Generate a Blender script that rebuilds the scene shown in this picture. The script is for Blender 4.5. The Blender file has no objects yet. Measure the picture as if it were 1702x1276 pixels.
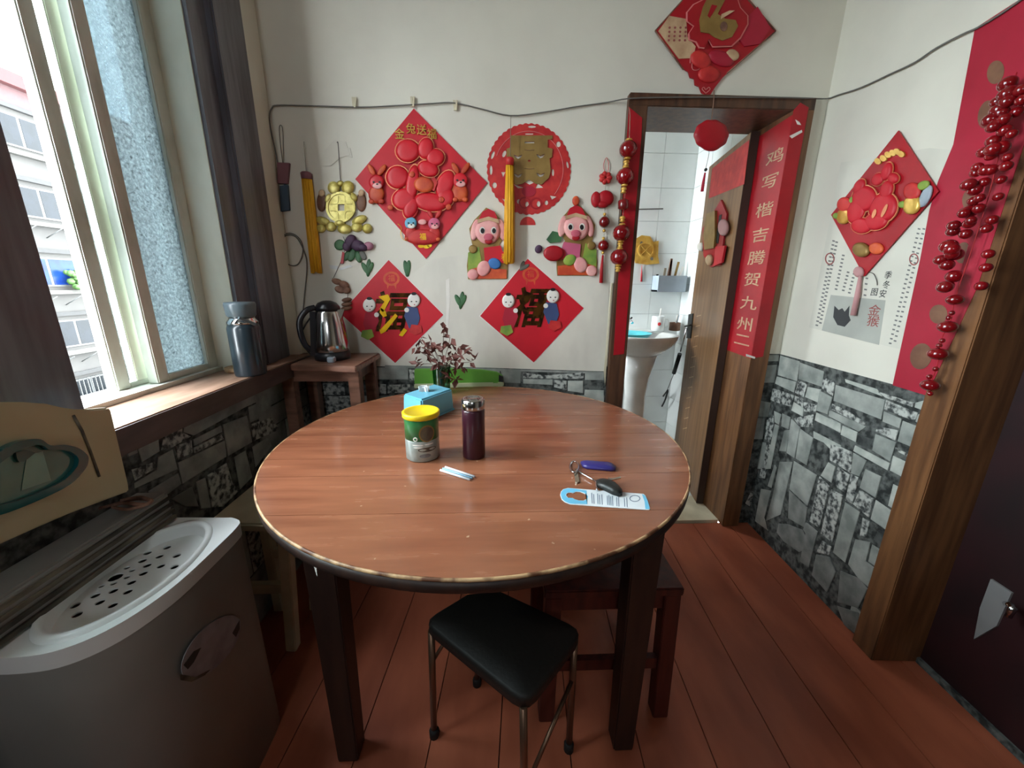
import bpy, bmesh, math, random
from math import sin, cos, pi, radians, sqrt, atan2
from mathutils import Vector, Matrix

# ------------------------------------------------------------------ camera, world, exposure
SC = bpy.context.scene
COL = SC.collection
H = 1.2                                   # eye height of the photograph
FPX, PITCH, ROLL, YAW = 634.19, 0.2586, 0.0091, 0.0414
FWD = Vector((sin(YAW)*cos(PITCH), cos(YAW)*cos(PITCH), -sin(PITCH)))
_r = Vector((cos(YAW), -sin(YAW), 0)); _u = _r.cross(FWD)
RGT = _r*cos(ROLL) + _u*sin(ROLL); UPV = -_r*sin(ROLL) + _u*cos(ROLL)
cam_d = bpy.data.cameras.new('camera'); cam = bpy.data.objects.new('camera', cam_d); COL.objects.link(cam)
cam_d.sensor_fit = 'HORIZONTAL'; cam_d.sensor_width = 36; cam_d.lens = FPX/1702*36; cam_d.clip_start = .02; cam_d.clip_end = 300
cam.matrix_world = Matrix(((RGT.x, UPV.x, -FWD.x, 0), (RGT.y, UPV.y, -FWD.y, 0), (RGT.z, UPV.z, -FWD.z, H), (0, 0, 0, 1)))
SC.camera = cam
SKY = 7.0
world = bpy.data.worlds.new('overcast_sky'); SC.world = world; world.use_nodes = True
_bg = world.node_tree.nodes['Background']; _bg.inputs['Color'].default_value = (.88, .95, 1, 1); _bg.inputs['Strength'].default_value = SKY
SC.view_settings.view_transform = 'Standard'; SC.view_settings.look = 'None'
SC.view_settings.exposure = 2.42; SC.view_settings.gamma = 1; SC.view_settings.use_curve_mapping = False
try:
    SC.cycles.use_denoising = True; SC.cycles.max_bounces = 14; SC.cycles.diffuse_bounces = 8
    SC.cycles.transparent_max_bounces = 16; SC.cycles.sample_clamp_indirect = 6
    SC.cycles.caustics_reflective = False; SC.cycles.caustics_refractive = False
except Exception: pass

# ------------------------------------------------------------------ room numbers (metres)
D = 1.695            # back wall
XL = -.86            # window wall
RX, AR = 1.3103, -.0548   # right wall corner and its slight skew
ZC = 2.62            # ceiling
ZW = .834            # top of stone wallpaper
ZT = .765            # dining table top
YB = -2.1            # wall behind
DX0, DX1, DZ = .578, 1.158, 1.86   # bathroom door opening
DY1 = 1.92           # bathroom side of the wall
WY0, WY1, WZ0, WZ1 = .775, 1.335, .905, 2.42   # window opening
RND = random.Random(7)

# ------------------------------------------------------------------ frames: a plane with u, v, n axes and the view ray through a photo pixel
EYE = Vector((0, 0, H))
def ray(u, v): return FWD + RGT*((u-851)/FPX) - UPV*((v-638)/FPX)
class Fr:
    def __init__(s, o, u, v, n): s.o, s.u, s.v, s.n = map(Vector, (o, u, v, n))
    def P(s, a, b, c=0): return s.o + s.u*a + s.v*b + s.n*c
    def ab(s, px, c=0):
        d = ray(*px); o = s.o + s.n*c; t = (o-EYE).dot(s.n)/d.dot(s.n); X = EYE + d*t - s.o
        return X.dot(s.u), X.dot(s.v)
    def poly(s, pts, c=0): return [s.ab(p, c) for p in pts]
    def X(s, px, c=0): a, b = s.ab(px, c); return s.P(a, b, c)
    def off(s, c): return Fr(s.o + s.n*c, s.u, s.v, s.n)
BK = Fr((0, D, 0), (1, 0, 0), (0, 0, 1), (0, -1, 0))
BC = BK.off(.03)                                    # face of the door casing
RT = Fr((RX, D, 0), (sin(AR), -cos(AR), 0), (0, 0, 1), (-cos(AR), -sin(AR), 0))
LF = Fr((XL, 0, 0), (0, 1, 0), (0, 0, 1), (1, 0, 0))
JR = Fr((DX1, 0, 0), (0, -1, 0), (0, 0, 1), (-1, 0, 0))   # right jamb reveal
TT = Fr((0, 0, ZT), (1, 0, 0), (0, 1, 0), (0, 0, 1))
def XY(a, b, c): return Vector((a, b, c))
def atz(px, z): d = ray(*px); return EYE + d*((z-H)/d.z)
def aty(px, y): d = ray(*px); return EYE + d*(y/d.y)
def atx(px, x): d = ray(*px); return EYE + d*(x/d.x)
def EL(cx, cy, rx, ry=None, rot=0, n=20):
    ry = rx if ry is None else ry; r = radians(rot)
    return [(cx+rx*cos(t)*cos(r)-ry*sin(t)*sin(r), cy+rx*cos(t)*sin(r)+ry*sin(t)*cos(r)) for t in [2*pi*i/n for i in range(n)]]
def SCALE(p, k):
    cx = sum(q[0] for q in p)/len(p); cy = sum(q[1] for q in p)/len(p)
    return [(cx+(x-cx)*k, cy+(y-cy)*k) for x, y in p]
def spline(pts, n=6):
    out = []; P = [Vector(p) for p in pts]
    for i in range(len(P)-1):
        a = P[max(i-1, 0)]; b = P[i]; c = P[i+1]; d = P[min(i+2, len(P)-1)]
        for k in range(n):
            t = k/n
            out.append(.5*((2*b)+(-a+c)*t+(2*a-5*b+4*c-d)*t*t+(-a+3*b-3*c+d)*t**3))
    out.append(P[-1]); return out

# ------------------------------------------------------------------ mesh building
ROOT = {}
class MB:
    def __init__(s): s.v = []; s.f = []; s.sm = []
    def add(s, vs, fs, smooth=False):
        b = len(s.v); s.v += [Vector(x) for x in vs]; s.f += [[b+i for i in f] for f in fs]; s.sm += [smooth]*len(fs); return s
    def hexa(s, p): return s.add(p, [(0, 3, 2, 1), (4, 5, 6, 7), (0, 1, 5, 4), (1, 2, 6, 5), (2, 3, 7, 6), (3, 0, 4, 7)])
    def box(s, lo, hi):
        x0, y0, z0 = lo; x1, y1, z1 = hi
        return s.hexa([(x0, y0, z0), (x1, y0, z0), (x1, y1, z0), (x0, y1, z0), (x0, y0, z1), (x1, y0, z1), (x1, y1, z1), (x0, y1, z1)])
    def prism(s, fr, ab, c0, c1):
        n = len(ab)
        return s.add([fr.P(a, b, c0) for a, b in ab]+[fr.P(a, b, c1) for a, b in ab],
                     [list(range(n))[::-1], list(range(n, 2*n))]+[(i, (i+1) % n, n+(i+1) % n, n+i) for i in range(n)])
    def dome(s, fr, ab, c0, c1, inset=.75, c2=None):       # prism whose face swells: padded cut-out
        c2 = c1+(c1-c0)*.6 if c2 is None else c2; n = len(ab); i1 = SCALE(ab, inset); i2 = SCALE(ab, inset*.45)
        vs = [fr.P(a, b, c0) for a, b in ab]+[fr.P(a, b, c1) for a, b in ab]+[fr.P(a, b, c2) for a, b in i1]+[fr.P(a, b, c2+(c2-c1)*.25) for a, b in i2]
        fs = [list(range(n))[::-1], list(range(3*n, 4*n))]
        for k in range(3): fs += [(k*n+i, k*n+(i+1) % n, (k+1)*n+(i+1) % n, (k+1)*n+i) for i in range(n)]
        return s.add(vs, fs, True)
    def tube(s, pts, r, n=8, cap=True):
        pts = [Vector(p) for p in pts]; m = len(pts); rs = r if isinstance(r, (list, tuple)) else [r]*m
        t0 = (pts[1]-pts[0]).normalized(); a = t0.orthogonal().normalized(); vs = []
        for i, p in enumerate(pts):
            t = ((pts[min(i+1, m-1)]-pts[max(i-1, 0)])).normalized()
            a = (a-t*a.dot(t)).normalized(); b = t.cross(a)
            vs += [p+(a*cos(2*pi*k/n)+b*sin(2*pi*k/n))*rs[i] for k in range(n)]
        fs = [(i*n+k, i*n+(k+1) % n, (i+1)*n+(k+1) % n, (i+1)*n+k) for i in range(m-1) for k in range(n)]
        s.add(vs, fs, True)
        if cap: s.f += [[len(s.v)-m*n+k for k in range(n)][::-1], [len(s.v)-n+k for k in range(n)]]; s.sm += [False, False]
        return s
    def lathe(s, o, prof, n=28, sx=1, sy=1, smooth=True, ax=None):
        o = Vector(o); m = len(prof); ex, ey, ez = ax if ax else (Vector((1, 0, 0)), Vector((0, 1, 0)), Vector((0, 0, 1)))
        vs = [o+ex*(r*cos(2*pi*k/n)*sx)+ey*(r*sin(2*pi*k/n)*sy)+ez*z for r, z in prof for k in range(n)]
        fs = [(i*n+k, i*n+(k+1) % n, (i+1)*n+(k+1) % n, (i+1)*n+k) for i in range(m-1) for k in range(n)]
        s.add(vs, fs, smooth)
        b = len(s.v)-m*n
        if prof[0][0] > 1e-4: s.f.append([b+k for k in range(n)][::-1]); s.sm.append(False)
        if prof[-1][0] > 1e-4: s.f.append([len(s.v)-n+k for k in range(n)]); s.sm.append(False)
        return s
    def ball(s, c, rx, ry=None, rz=None, n=16, m=8):
        ry = rx if ry is None else ry; rz = rx if rz is None else rz; c = Vector(c)
        vs = []; 
        for i in range(m+1):
            th = pi*i/m; 
            for k in range(n): vs.append(c+Vector((rx*sin(th)*cos(2*pi*k/n), ry*sin(th)*sin(2*pi*k/n), -rz*cos(th))))
        return s.add(vs, [(i*n+k, i*n+(k+1) % n, (i+1)*n+(k+1) % n, (i+1)*n+k) for i in range(m) for k in range(n)], True)
    def bar(s, p, q, w, h, up=(0, 0, 1), w2=None, h2=None):   # rectangular bar from p to q
        p = Vector(p); q = Vector(q); t = (q-p).normalized(); up = Vector(up); a = t.cross(up)
        a = a.normalized() if a.length > 1e-4 else t.orthogonal().normalized(); b = a.cross(t)
        w2 = w if w2 is None else w2; h2 = h if h2 is None else h2
        f = lambda o, w, h: [o-a*w/2-b*h/2, o+a*w/2-b*h/2, o+a*w/2+b*h/2, o-a*w/2+b*h/2]
        return s.hexa(f(p, w, h)+f(q, w2, h2))
    def build(s, name, m, parent=None, label=None, cat=None, group=None, kind=None, bevel=0, sharp=35):
        me = bpy.data.meshes.new(name)
        if parent is not None: o0 = ROOT[parent.name]
        else:
            xs = [p.x for p in s.v]; ys = [p.y for p in s.v]; o0 = Vector(((min(xs)+max(xs))/2, (min(ys)+max(ys))/2, min(p.z for p in s.v)))
        me.from_pydata([p-o0 for p in s.v], [], s.f)
        for p, k in zip(me.polygons, s.sm): p.use_smooth = k
        bm = bmesh.new(); bm.from_mesh(me)
        if any(s.sm): bmesh.ops.remove_doubles(bm, verts=bm.verts, dist=1e-6)
        bmesh.ops.recalc_face_normals(bm, faces=bm.faces)
        if bevel:
            bmesh.ops.bevel(bm, geom=[e for e in bm.edges if len(e.link_faces) == 2 and e.calc_face_angle(0) > .6], offset=bevel, segments=2, affect='EDGES', clamp_overlap=True)
        bm.to_mesh(me); bm.free()
        return link(name, me, m, parent, o0, label, cat, group, kind)
def link(name, me, m, parent, o0, label=None, cat=None, group=None, kind=None):
    if m is not None and not me.materials: me.materials.append(m)
    o = bpy.data.objects.new(name, me); COL.objects.link(o)
    if parent is not None: o.parent = parent; ROOT[o.name] = ROOT[parent.name]
    else: o.location = o0; ROOT[o.name] = Vector(o0)
    return tag(o, label, cat, group, kind)
def tag(o, label=None, cat=None, group=None, kind=None):
    for k, v in (('label', label), ('category', cat), ('group', group), ('kind', kind)):
        if v: o[k] = v
    return o
def thing(name, label, cat, loc, group=None, kind=None):
    o = bpy.data.objects.new(name, None); COL.objects.link(o); o.location = loc; o.empty_display_size = .05
    ROOT[o.name] = Vector(loc); return tag(o, label, cat, group, kind)
def flat(name, fr, px, c0, c1, m, parent=None, dome=False, **k):       # outline in photo pixels -> a cut-out lying on the plane fr
    b = MB(); ab = fr.poly(px, c0)
    (b.dome if dome else b.prism)(fr, ab, c0, c1)
    return b.build(name, m, parent, **k)
def flats(name, fr, pxs, c0, c1, m, parent=None, **k):                 # several patches of one print
    b = MB()
    for px in pxs: b.prism(fr, fr.poly(px, c0), c0, c1)
    return b.build(name, m, parent, **k)
def cut(name, fr, ab, holes, c0, c1, m, parent=None, bev=0, **k):      # plate with real holes (plane coordinates)
    cu = bpy.data.curves.new('c', 'CURVE'); cu.dimensions = '2D'; cu.fill_mode = 'BOTH'; cu.extrude = (c1-c0)/2
    for ring in [ab]+holes:
        sp = cu.splines.new('POLY'); sp.points.add(len(ring)-1); sp.use_cyclic_u = True
        for p, q in zip(sp.points, ring): p.co = (q[0], q[1], 0, 1)
    return from_curve(name, cu, fr, (c0+c1)/2, m, parent, **k)
def from_curve(name, cu, fr, c, m, parent, xf=None, **k):
    o = bpy.data.objects.new('tmp', cu); COL.objects.link(o)
    dg = bpy.context.evaluated_depsgraph_get(); me = bpy.data.meshes.new_from_object(o.evaluated_get(dg)); bpy.data.objects.remove(o)
    if xf: me.transform(xf)
    if not len(me.vertices): return None
    W = [fr.P(v.co.x, v.co.y, c+v.co.z) for v in me.vertices]
    if parent is not None: o0 = ROOT[parent.name]
    else: o0 = Vector((sum(p.x for p in W)/len(W), sum(p.y for p in W)/len(W), min(p.z for p in W)))
    for v, p in zip(me.vertices, W): v.co = p-o0
    me.materials.clear()
    bm = bmesh.new(); bm.from_mesh(me); bmesh.ops.recalc_face_normals(bm, faces=bm.faces); bm.to_mesh(me); bm.free()
    me.name = name
    return link(name, me, m, parent, o0, **k)
def text(fr, s, px, h, m, parent, c=.002, th=.0008, name='lettering', rot=0, wide=1, slant=0, gap=None, bold=.005):
    a0, b0 = fr.ab(px, c); a1, b1 = fr.ab((px[0], px[1]-h), c); size = sqrt((a1-a0)**2+(b1-b0)**2)
    cu = bpy.data.curves.new('t', 'FONT'); cu.body = s; cu.align_x = 'CENTER'; cu.align_y = 'CENTER'; cu.size = size*1.12; cu.extrude = th/2; cu.resolution_u = 2; cu.offset = size*bold
    if gap: cu.space_character = gap
    xf = Matrix.Translation((a0, b0, 0)) @ Matrix.Rotation(radians(rot), 4, 'Z') @ Matrix(((wide, slant, 0, 0), (0, 1, 0, 0), (0, 0, 1, 0), (0, 0, 0, 1)))
    return from_curve(name, cu, fr, c, m, parent, xf)

# ------------------------------------------------------------------ procedural materials
MT = {}
def lin(c): return tuple(((x/255)/12.92 if x/255 <= .04045 else ((x/255+.055)/1.055)**2.4) for x in c)+(1,)
def mat(name, c, rough=.6, metal=0, c2=None, scale=6, detail=4, lo=.35, hi=.65, stretch=(1, 1, 1), bump=0, bscale=40, coat=0, spec=.5, rv=0, trans=0, ior=1.45, speck=None):
    m = bpy.data.materials.new(name); m.use_nodes = True; nt = m.node_tree; N = nt.nodes; L = nt.links; b = N['Principled BSDF']
    tc = N.new('ShaderNodeTexCoord'); mp = N.new('ShaderNodeMapping'); mp.inputs['Scale'].default_value = stretch; L.new(tc.outputs['Object'], mp.inputs['Vector'])
    nz = N.new('ShaderNodeTexNoise'); nz.inputs['Scale'].default_value = scale; nz.inputs['Detail'].default_value = detail; L.new(mp.outputs[0], nz.inputs['Vector'])
    rp = N.new('ShaderNodeValToRGB'); L.new(nz.outputs['Fac'], rp.inputs['Fac'])
    if c2 is None: c2 = tuple(x*.9 for x in c)
    rp.color_ramp.elements[0].position = lo; rp.color_ramp.elements[1].position = hi
    rp.color_ramp.elements[0].color = lin(c2); rp.color_ramp.elements[1].color = lin(c)
    cout = rp.outputs['Color']
    if speck:                                            # scuffs and chips with a shape of their own
        n3 = N.new('ShaderNodeTexNoise'); n3.inputs['Scale'].default_value = speck[1]; n3.inputs['Detail'].default_value = 3; L.new(tc.outputs['Object'], n3.inputs['Vector'])
        r3 = N.new('ShaderNodeValToRGB'); r3.color_ramp.elements[0].position = speck[2]; r3.color_ramp.elements[1].position = speck[2]+.03; L.new(n3.outputs['Fac'], r3.inputs['Fac'])
        mx = N.new('ShaderNodeMix'); mx.data_type = 'RGBA'; mx.inputs['B'].default_value = lin(speck[0]); L.new(r3.outputs['Color'], mx.inputs['Factor']); L.new(cout, mx.inputs['A']); cout = mx.outputs['Result']
    L.new(cout, b.inputs['Base Color'])
    b.inputs['Roughness'].default_value = rough; b.inputs['Metallic'].default_value = metal; b.inputs['IOR'].default_value = ior
    b.inputs['Specular IOR Level'].default_value = spec
    if coat: b.inputs['Coat Weight'].default_value = coat; b.inputs['Coat Roughness'].default_value = .12
    if trans: b.inputs['Transmission Weight'].default_value = trans
    if rv:
        mr = N.new('ShaderNodeMapRange'); mr.inputs['To Min'].default_value = rough-rv; mr.inputs['To Max'].default_value = rough+rv
        L.new(nz.outputs['Fac'], mr.inputs['Value']); L.new(mr.outputs[0], b.inputs['Roughness'])
    if bump:
        n2 = N.new('ShaderNodeTexNoise'); n2.inputs['Scale'].default_value = bscale; n2.inputs['Detail'].default_value = 5; L.new(mp.outputs[0], n2.inputs['Vector'])
        bp = N.new('ShaderNodeBump'); bp.inputs['Strength'].default_value = bump; bp.inputs['Distance'].default_value = .004
        L.new(n2.outputs['Fac'], bp.inputs['Height']); L.new(bp.outputs[0], b.inputs['Normal'])
    MT[name] = m; return m
def glass(name, tint, clear=.85, rough=.04, frost=None, scale=90):
    m = bpy.data.materials.new(name); m.use_nodes = True; nt = m.node_tree; N = nt.nodes; L = nt.links; N.remove(N['Principled BSDF']); out = N['Material Output']
    t = N.new('ShaderNodeBsdfTransparent'); t.inputs['Color'].default_value = lin(tint); g = N.new('ShaderNodeBsdfGlossy'); g.inputs['Roughness'].default_value = rough
    mx = N.new('ShaderNodeMixShader'); mx.inputs[0].default_value = 1-clear
    L.new(t.outputs[0], mx.inputs[1])
    if frost:
        tl = N.new('ShaderNodeBsdfTranslucent'); df = N.new('ShaderNodeMixShader'); df.inputs[0].default_value = .12
        tc = N.new('ShaderNodeTexCoord'); nz = N.new('ShaderNodeTexNoise'); nz.inputs['Scale'].default_value = scale; nz.inputs['Detail'].default_value = 6; nz.inputs['Roughness'].default_value = .75
        rp = N.new('ShaderNodeValToRGB'); rp.color_ramp.elements[0].position = .36; rp.color_ramp.elements[1].position = .66
        rp.color_ramp.elements[0].color = lin(frost[0]); rp.color_ramp.elements[1].color = lin(frost[1])
        L.new(tc.outputs['Object'], nz.inputs['Vector']); L.new(nz.outputs['Fac'], rp.inputs[0]); L.new(rp.outputs[0], tl.inputs['Color'])
        bp = N.new('ShaderNodeBump'); bp.inputs['Strength'].default_value = .6; bp.inputs['Distance'].default_value = .003; L.new(nz.outputs['Fac'], bp.inputs['Height'])
        L.new(bp.outputs[0], g.inputs['Normal']); L.new(tl.outputs[0], df.inputs[1]); L.new(g.outputs[0], df.inputs[2]); L.new(df.outputs[0], mx.inputs[2])
    else: L.new(g.outputs[0], mx.inputs[2])
    L.new(mx.outputs[0], out.inputs['Surface']); MT[name] = m; return m

mat('plaster', (224, 221, 208), .85, c2=(210, 206, 194), scale=2.2, bump=.12, bscale=30)
mat('ceiling_paint', (214, 211, 202), .9)
mat('floor_paint', (180, 100, 72), .42, c2=(146, 76, 54), scale=3, stretch=(2.5, .8, 1), bump=.05, bscale=25, rv=.1)
mat('floor_gap', (40, 18, 14), .8)
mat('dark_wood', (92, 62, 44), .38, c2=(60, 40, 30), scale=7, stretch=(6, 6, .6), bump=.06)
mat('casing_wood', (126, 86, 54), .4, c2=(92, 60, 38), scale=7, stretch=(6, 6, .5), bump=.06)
mat('window_casing', (104, 104, 112), .35, c2=(80, 78, 84), scale=7, stretch=(6, 6, .6), coat=.3)
mat('frame_white_lit', (240, 240, 226), .5, c2=(220, 220, 204), scale=9, stretch=(1, 1, .4), bump=.1)  # whiter copy of the sash paint; window light put into the colour
mat('sill_front', (84, 70, 66), .4, c2=(64, 52, 50), scale=8, stretch=(4, .7, 4))  # darker copy of the sill wood; the front's shade put into the colour
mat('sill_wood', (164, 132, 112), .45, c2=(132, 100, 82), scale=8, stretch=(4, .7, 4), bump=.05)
mat('sash_paint', (206, 208, 198), .5, c2=(168, 170, 156), scale=9, lo=.3, hi=.5, stretch=(1, 1, .4), bump=.1)
mat('door_wood', (138, 100, 64), .4, c2=(112, 78, 46), scale=6, stretch=(6, 6, .4), coat=.15)
mat('door_edge', (62, 44, 36), .5)
mat('maroon_door', (44, 14, 18), .6, c2=(24, 10, 12), scale=5)
mat('stone_gap', (100, 104, 101), .85, c2=(38, 42, 41), scale=40, detail=6, lo=.4, hi=.62, bump=.5)
mat('stone_light', (190, 194, 186), .8, c2=(150, 156, 150), scale=16, bump=.35, bscale=60)
mat('stone_mid', (168, 172, 166), .8, c2=(124, 130, 125), scale=13, bump=.35, bscale=50)
mat('stone_grey', (150, 152, 148), .8, c2=(100, 105, 102), scale=11, bump=.4, bscale=50)
mat('stone_rough', (188, 191, 185), .85, c2=(62, 66, 66), scale=55, detail=7, lo=.4, hi=.58, bump=.9, bscale=50)
mat('stone_dark', (90, 94, 92), .85, c2=(44, 48, 48), scale=20, bump=.5)
mat('table_wood', (160, 103, 74), .26, c2=(114, 66, 46), scale=6, lo=.2, hi=.8, detail=6, stretch=(.6, 5, 1), rv=.06, coat=.2, bump=.03, bscale=30, speck=((206, 170, 138), 60, .735))
mat('table_edge', (196, 158, 116), .5, c2=(96, 58, 36), scale=26, lo=.4, hi=.55)
mat('table_leg', (52, 32, 24), .5, c2=(34, 20, 16), scale=8, stretch=(5, 5, .6))
mat('seat_black', (28, 23, 19), .6, c2=(20, 17, 14), bump=.2, bscale=120)
mat('stool_metal', (120, 92, 74), .35, .8)
mat('rubber', (24, 22, 22), .8)
mat('stool_red', (84, 34, 26), .45, c2=(56, 22, 18), scale=8, stretch=(5, 5, .6))
mat('cream_wood', (222, 214, 188), .5, c2=(190, 180, 152), scale=6)
mat('side_wood', (142, 102, 84), .38, c2=(108, 76, 62), scale=9, stretch=(.8, 5, 5), coat=.2)
mat('washer_white', (236, 240, 240), .35, c2=(222, 226, 226), scale=3, coat=.2)
mat('washer_shaded', (150, 150, 146), .45, c2=(132, 132, 128), scale=3)  # grey for the white body; its shade is put into the colour
mat('lid_cream', (178, 170, 138), .5, c2=(164, 154, 122), scale=4)
mat('dirt_plastic', (120, 112, 96), .7, c2=(44, 40, 36), scale=14, stretch=(2, .6, 2))
mat('black', (16, 16, 17), .45)
mat('rear_dark', (128, 120, 112), .7)
mat('matte_black', (10, 10, 10), .9)
mat('teal', (20, 88, 90), .15, c2=(14, 68, 72), coat=.5)
mat('teal_pale', (120, 164, 154), .2, c2=(100, 144, 136))
mat('plate_grey', (150, 150, 150), .45, .2)
mat('teal_pane', (70, 136, 132), .12, c2=(44, 104, 102), scale=7, coat=.5)
mat('sticker_silver', (176, 178, 186), .35, .3, c2=(120, 122, 130), scale=12)
mat('sticker_dark', (60, 58, 56), .6)
mat('red_paper', (206, 26, 44), .5, c2=(186, 20, 38), scale=5, bump=.05, bscale=12)
mat('red_deep', (178, 20, 34), .45, c2=(152, 14, 28), scale=6)
mat('red_crimson', (176, 30, 56), .55, c2=(158, 24, 46), scale=5)
mat('red_gloss', (138, 12, 20), .12, c2=(104, 8, 14), coat=.8)
mat('red_cutout', (214, 34, 48), .4, c2=(196, 22, 38), scale=8)
mat('coral', (204, 54, 50), .5, c2=(176, 34, 38), scale=24)
mat('orange', (214, 96, 50), .45, c2=(186, 60, 40), scale=24)
mat('gold', (224, 184, 92), .3, .3, c2=(186, 138, 56), scale=20)
mat('gold_bright', (252, 208, 40), .2, .25, c2=(236, 176, 24), scale=20)
mat('gold_pale', (226, 214, 128), .3, .3, c2=(188, 172, 84), scale=40, lo=.4, hi=.6)
mat('gold_dull', (158, 128, 72), .45, .35, c2=(132, 104, 56), scale=14)
mat('gold_line', (232, 150, 104), .4, .2)
mat('pink_line', (226, 136, 132), .5)
mat('foil_dark', (62, 42, 30), .12, .7, c2=(118, 78, 34), scale=30, lo=.4, hi=.6)
mat('cream_print', (206, 176, 140), .6, c2=(178, 142, 110), scale=22)
mat('brown_gold', (128, 92, 70), .5, c2=(108, 72, 56), scale=20)
mat('tassel_yellow', (240, 182, 40), .6, c2=(206, 140, 22), scale=60, stretch=(6, 6, .25))
mat('tassel_red', (190, 26, 34), .6, c2=(140, 16, 24), scale=60, stretch=(6, 6, .25))
mat('tassel_pink', (196, 146, 146), .7)
mat('string', (150, 140, 120), .8)
mat('string_grey', (96, 92, 88), .7)
mat('cable', (112, 110, 104), .6)
mat('skin_pink', (236, 176, 170), .5, c2=(224, 150, 150), scale=22)
mat('snout_pink', (206, 96, 116), .5)
mat('white_print', (240, 236, 228), .5)
mat('black_print', (26, 20, 22), .5)
mat('green_print', (150, 170, 70), .5, c2=(104, 140, 60), scale=20)
mat('blue_print', (62, 122, 190), .5)
mat('navy_print', (60, 76, 120), .5)
mat('rabbit_blue', (110, 180, 210), .5)
mat('rabbit_pink', (206, 96, 130), .5)
mat('leaf_green', (70, 116, 72), .5, c2=(48, 84, 56), scale=20)
mat('leaf_grey', (120, 120, 112), .6)
mat('petal_purple', (84, 56, 84), .6, c2=(62, 40, 64), scale=20)
mat('petal_pink', (168, 112, 134), .6)
mat('dry_brown', (142, 104, 84), .7, c2=(98, 66, 54), scale=30)
mat('pouch_purple', (128, 84, 92), .7)
mat('pouch_navy', (62, 82, 100), .7)
mat('plastic_clear', (220, 222, 220), .25)
mat('steel', (190, 190, 188), .16, 1, c2=(170, 168, 166))
mat('chrome', (220, 222, 224), .1, 1)
mat('kettle_black', (26, 27, 32), .3, c2=(20, 20, 24))
mat('thermos_teal', (34, 48, 56), .3, c2=(24, 34, 40), coat=.3)
mat('thermos_grey', (104, 116, 120), .3, c2=(80, 92, 98))
mat('wood_disc', (198, 168, 130), .6, c2=(150, 112, 78), scale=30)
mat('blue_box', (120, 200, 226), .4, c2=(112, 192, 220))
mat('tissue', (244, 246, 246), .9)
mat('can_green', (46, 122, 66), .3, c2=(36, 100, 54), coat=.2)
mat('can_silver', (176, 190, 186), .3, .3, c2=(150, 166, 162), scale=30)
mat('can_dark', (70, 62, 54), .4, c2=(96, 84, 66), scale=40)
mat('can_lid', (240, 206, 30), .4)
mat('flask_maroon', (62, 24, 38), .28, c2=(52, 20, 32), coat=.3)
mat('straw_white', (226, 232, 238), .3)
mat('straw_blue', (150, 190, 216), .3)
mat('card_white', (236, 242, 246), .4)
mat('card_blue', (112, 196, 232), .4)
mat('card_ink', (96, 116, 140), .5)
mat('key_metal', (206, 204, 186), .2, .9)
mat('tag_blue', (56, 50, 120), .3)
mat('fob_black', (34, 36, 34), .4)
mat('plant_leaf', (138, 88, 78), .55, c2=(100, 58, 52), scale=26)
mat('plant_stem', (98, 66, 52), .7)
mat('chair_green', (104, 166, 62), .4, c2=(90, 146, 54))
mat('chair_rim', (196, 200, 160), .5)
mat('tile_white', (222, 226, 224), .18, c2=(214, 218, 216), coat=.3)
mat('grout', (176, 178, 176), .8)
mat('ceramic', (232, 234, 232), .12, coat=.4)
mat('basin_blue', (96, 196, 206), .3, c2=(84, 182, 194))
mat('rack_grey', (166, 178, 190), .4)
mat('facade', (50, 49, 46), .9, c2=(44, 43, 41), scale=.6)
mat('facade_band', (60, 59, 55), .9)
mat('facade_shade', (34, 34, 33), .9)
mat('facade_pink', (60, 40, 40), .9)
mat('roof_red', (66, 22, 22), .9)
mat('ext_glass', (14, 18, 22), .25, c2=(10, 14, 16), scale=2, spec=.15)
mat('ext_blue', (8, 22, 60), .25, c2=(12, 34, 76), scale=2, spec=.15)
mat('ext_frame', (56, 58, 57), .6)
mat('ext_plant', (34, 62, 14), .7)
mat('ground', (96, 98, 96), .9)
mat('calendar_paper', (214, 212, 200), .7, c2=(204, 202, 190))
mat('calendar_panel', (176, 178, 170), .7)
mat('ink_grey', (116, 116, 116), .7)
mat('ink_dark', (58, 60, 62), .7)
mat('ink_red', (156, 84, 80), .7)
mat('paper_film', (222, 219, 207), .5, c2=(210, 206, 195), scale=5, stretch=(2, 1, 1), bump=.2, bscale=9)
glass('pane_clear', (232, 240, 240), .93)
glass('pane_frost', (200, 212, 220), .16, .2, ((48, 50, 52), (150, 152, 152)), 130)
glass('vase_glass', (176, 214, 200), .9, .05)
glass('teal_window', (40, 120, 120), .6, .08)
def m_(n): return MT[n]
# ================================================================== THE SETTING
def portal(name, loc, rot, sx, sy):
    l = bpy.data.lights.new(name, 'AREA'); l.shape = 'RECTANGLE'; l.size = sx; l.size_y = sy; l.cycles.is_portal = True
    o = bpy.data.objects.new(name, l); COL.objects.link(o); o.location = loc; o.rotation_euler = rot; return o
W2A, W2B = .22, .58      # unseen window added beside the camera to soften the shadows
portal('fill_window_portal', (XL-.21, (W2A+W2B)/2, (WZ0+WZ1)/2), (0, radians(-90), 0), WZ1-WZ0, W2B-W2A)
portal('window_portal', (XL-.21, (WY0+WY1)/2, (WZ0+WZ1)/2), (0, radians(-90), 0), WZ1-WZ0, WY1-WY0)

def rtx(a, z, c=0): return RT.P(a, z, c)
RA0, RA1, RA2 = .680, .757, 1.60        # right wall: casing start, opening start, opening end (distance from corner)
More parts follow.
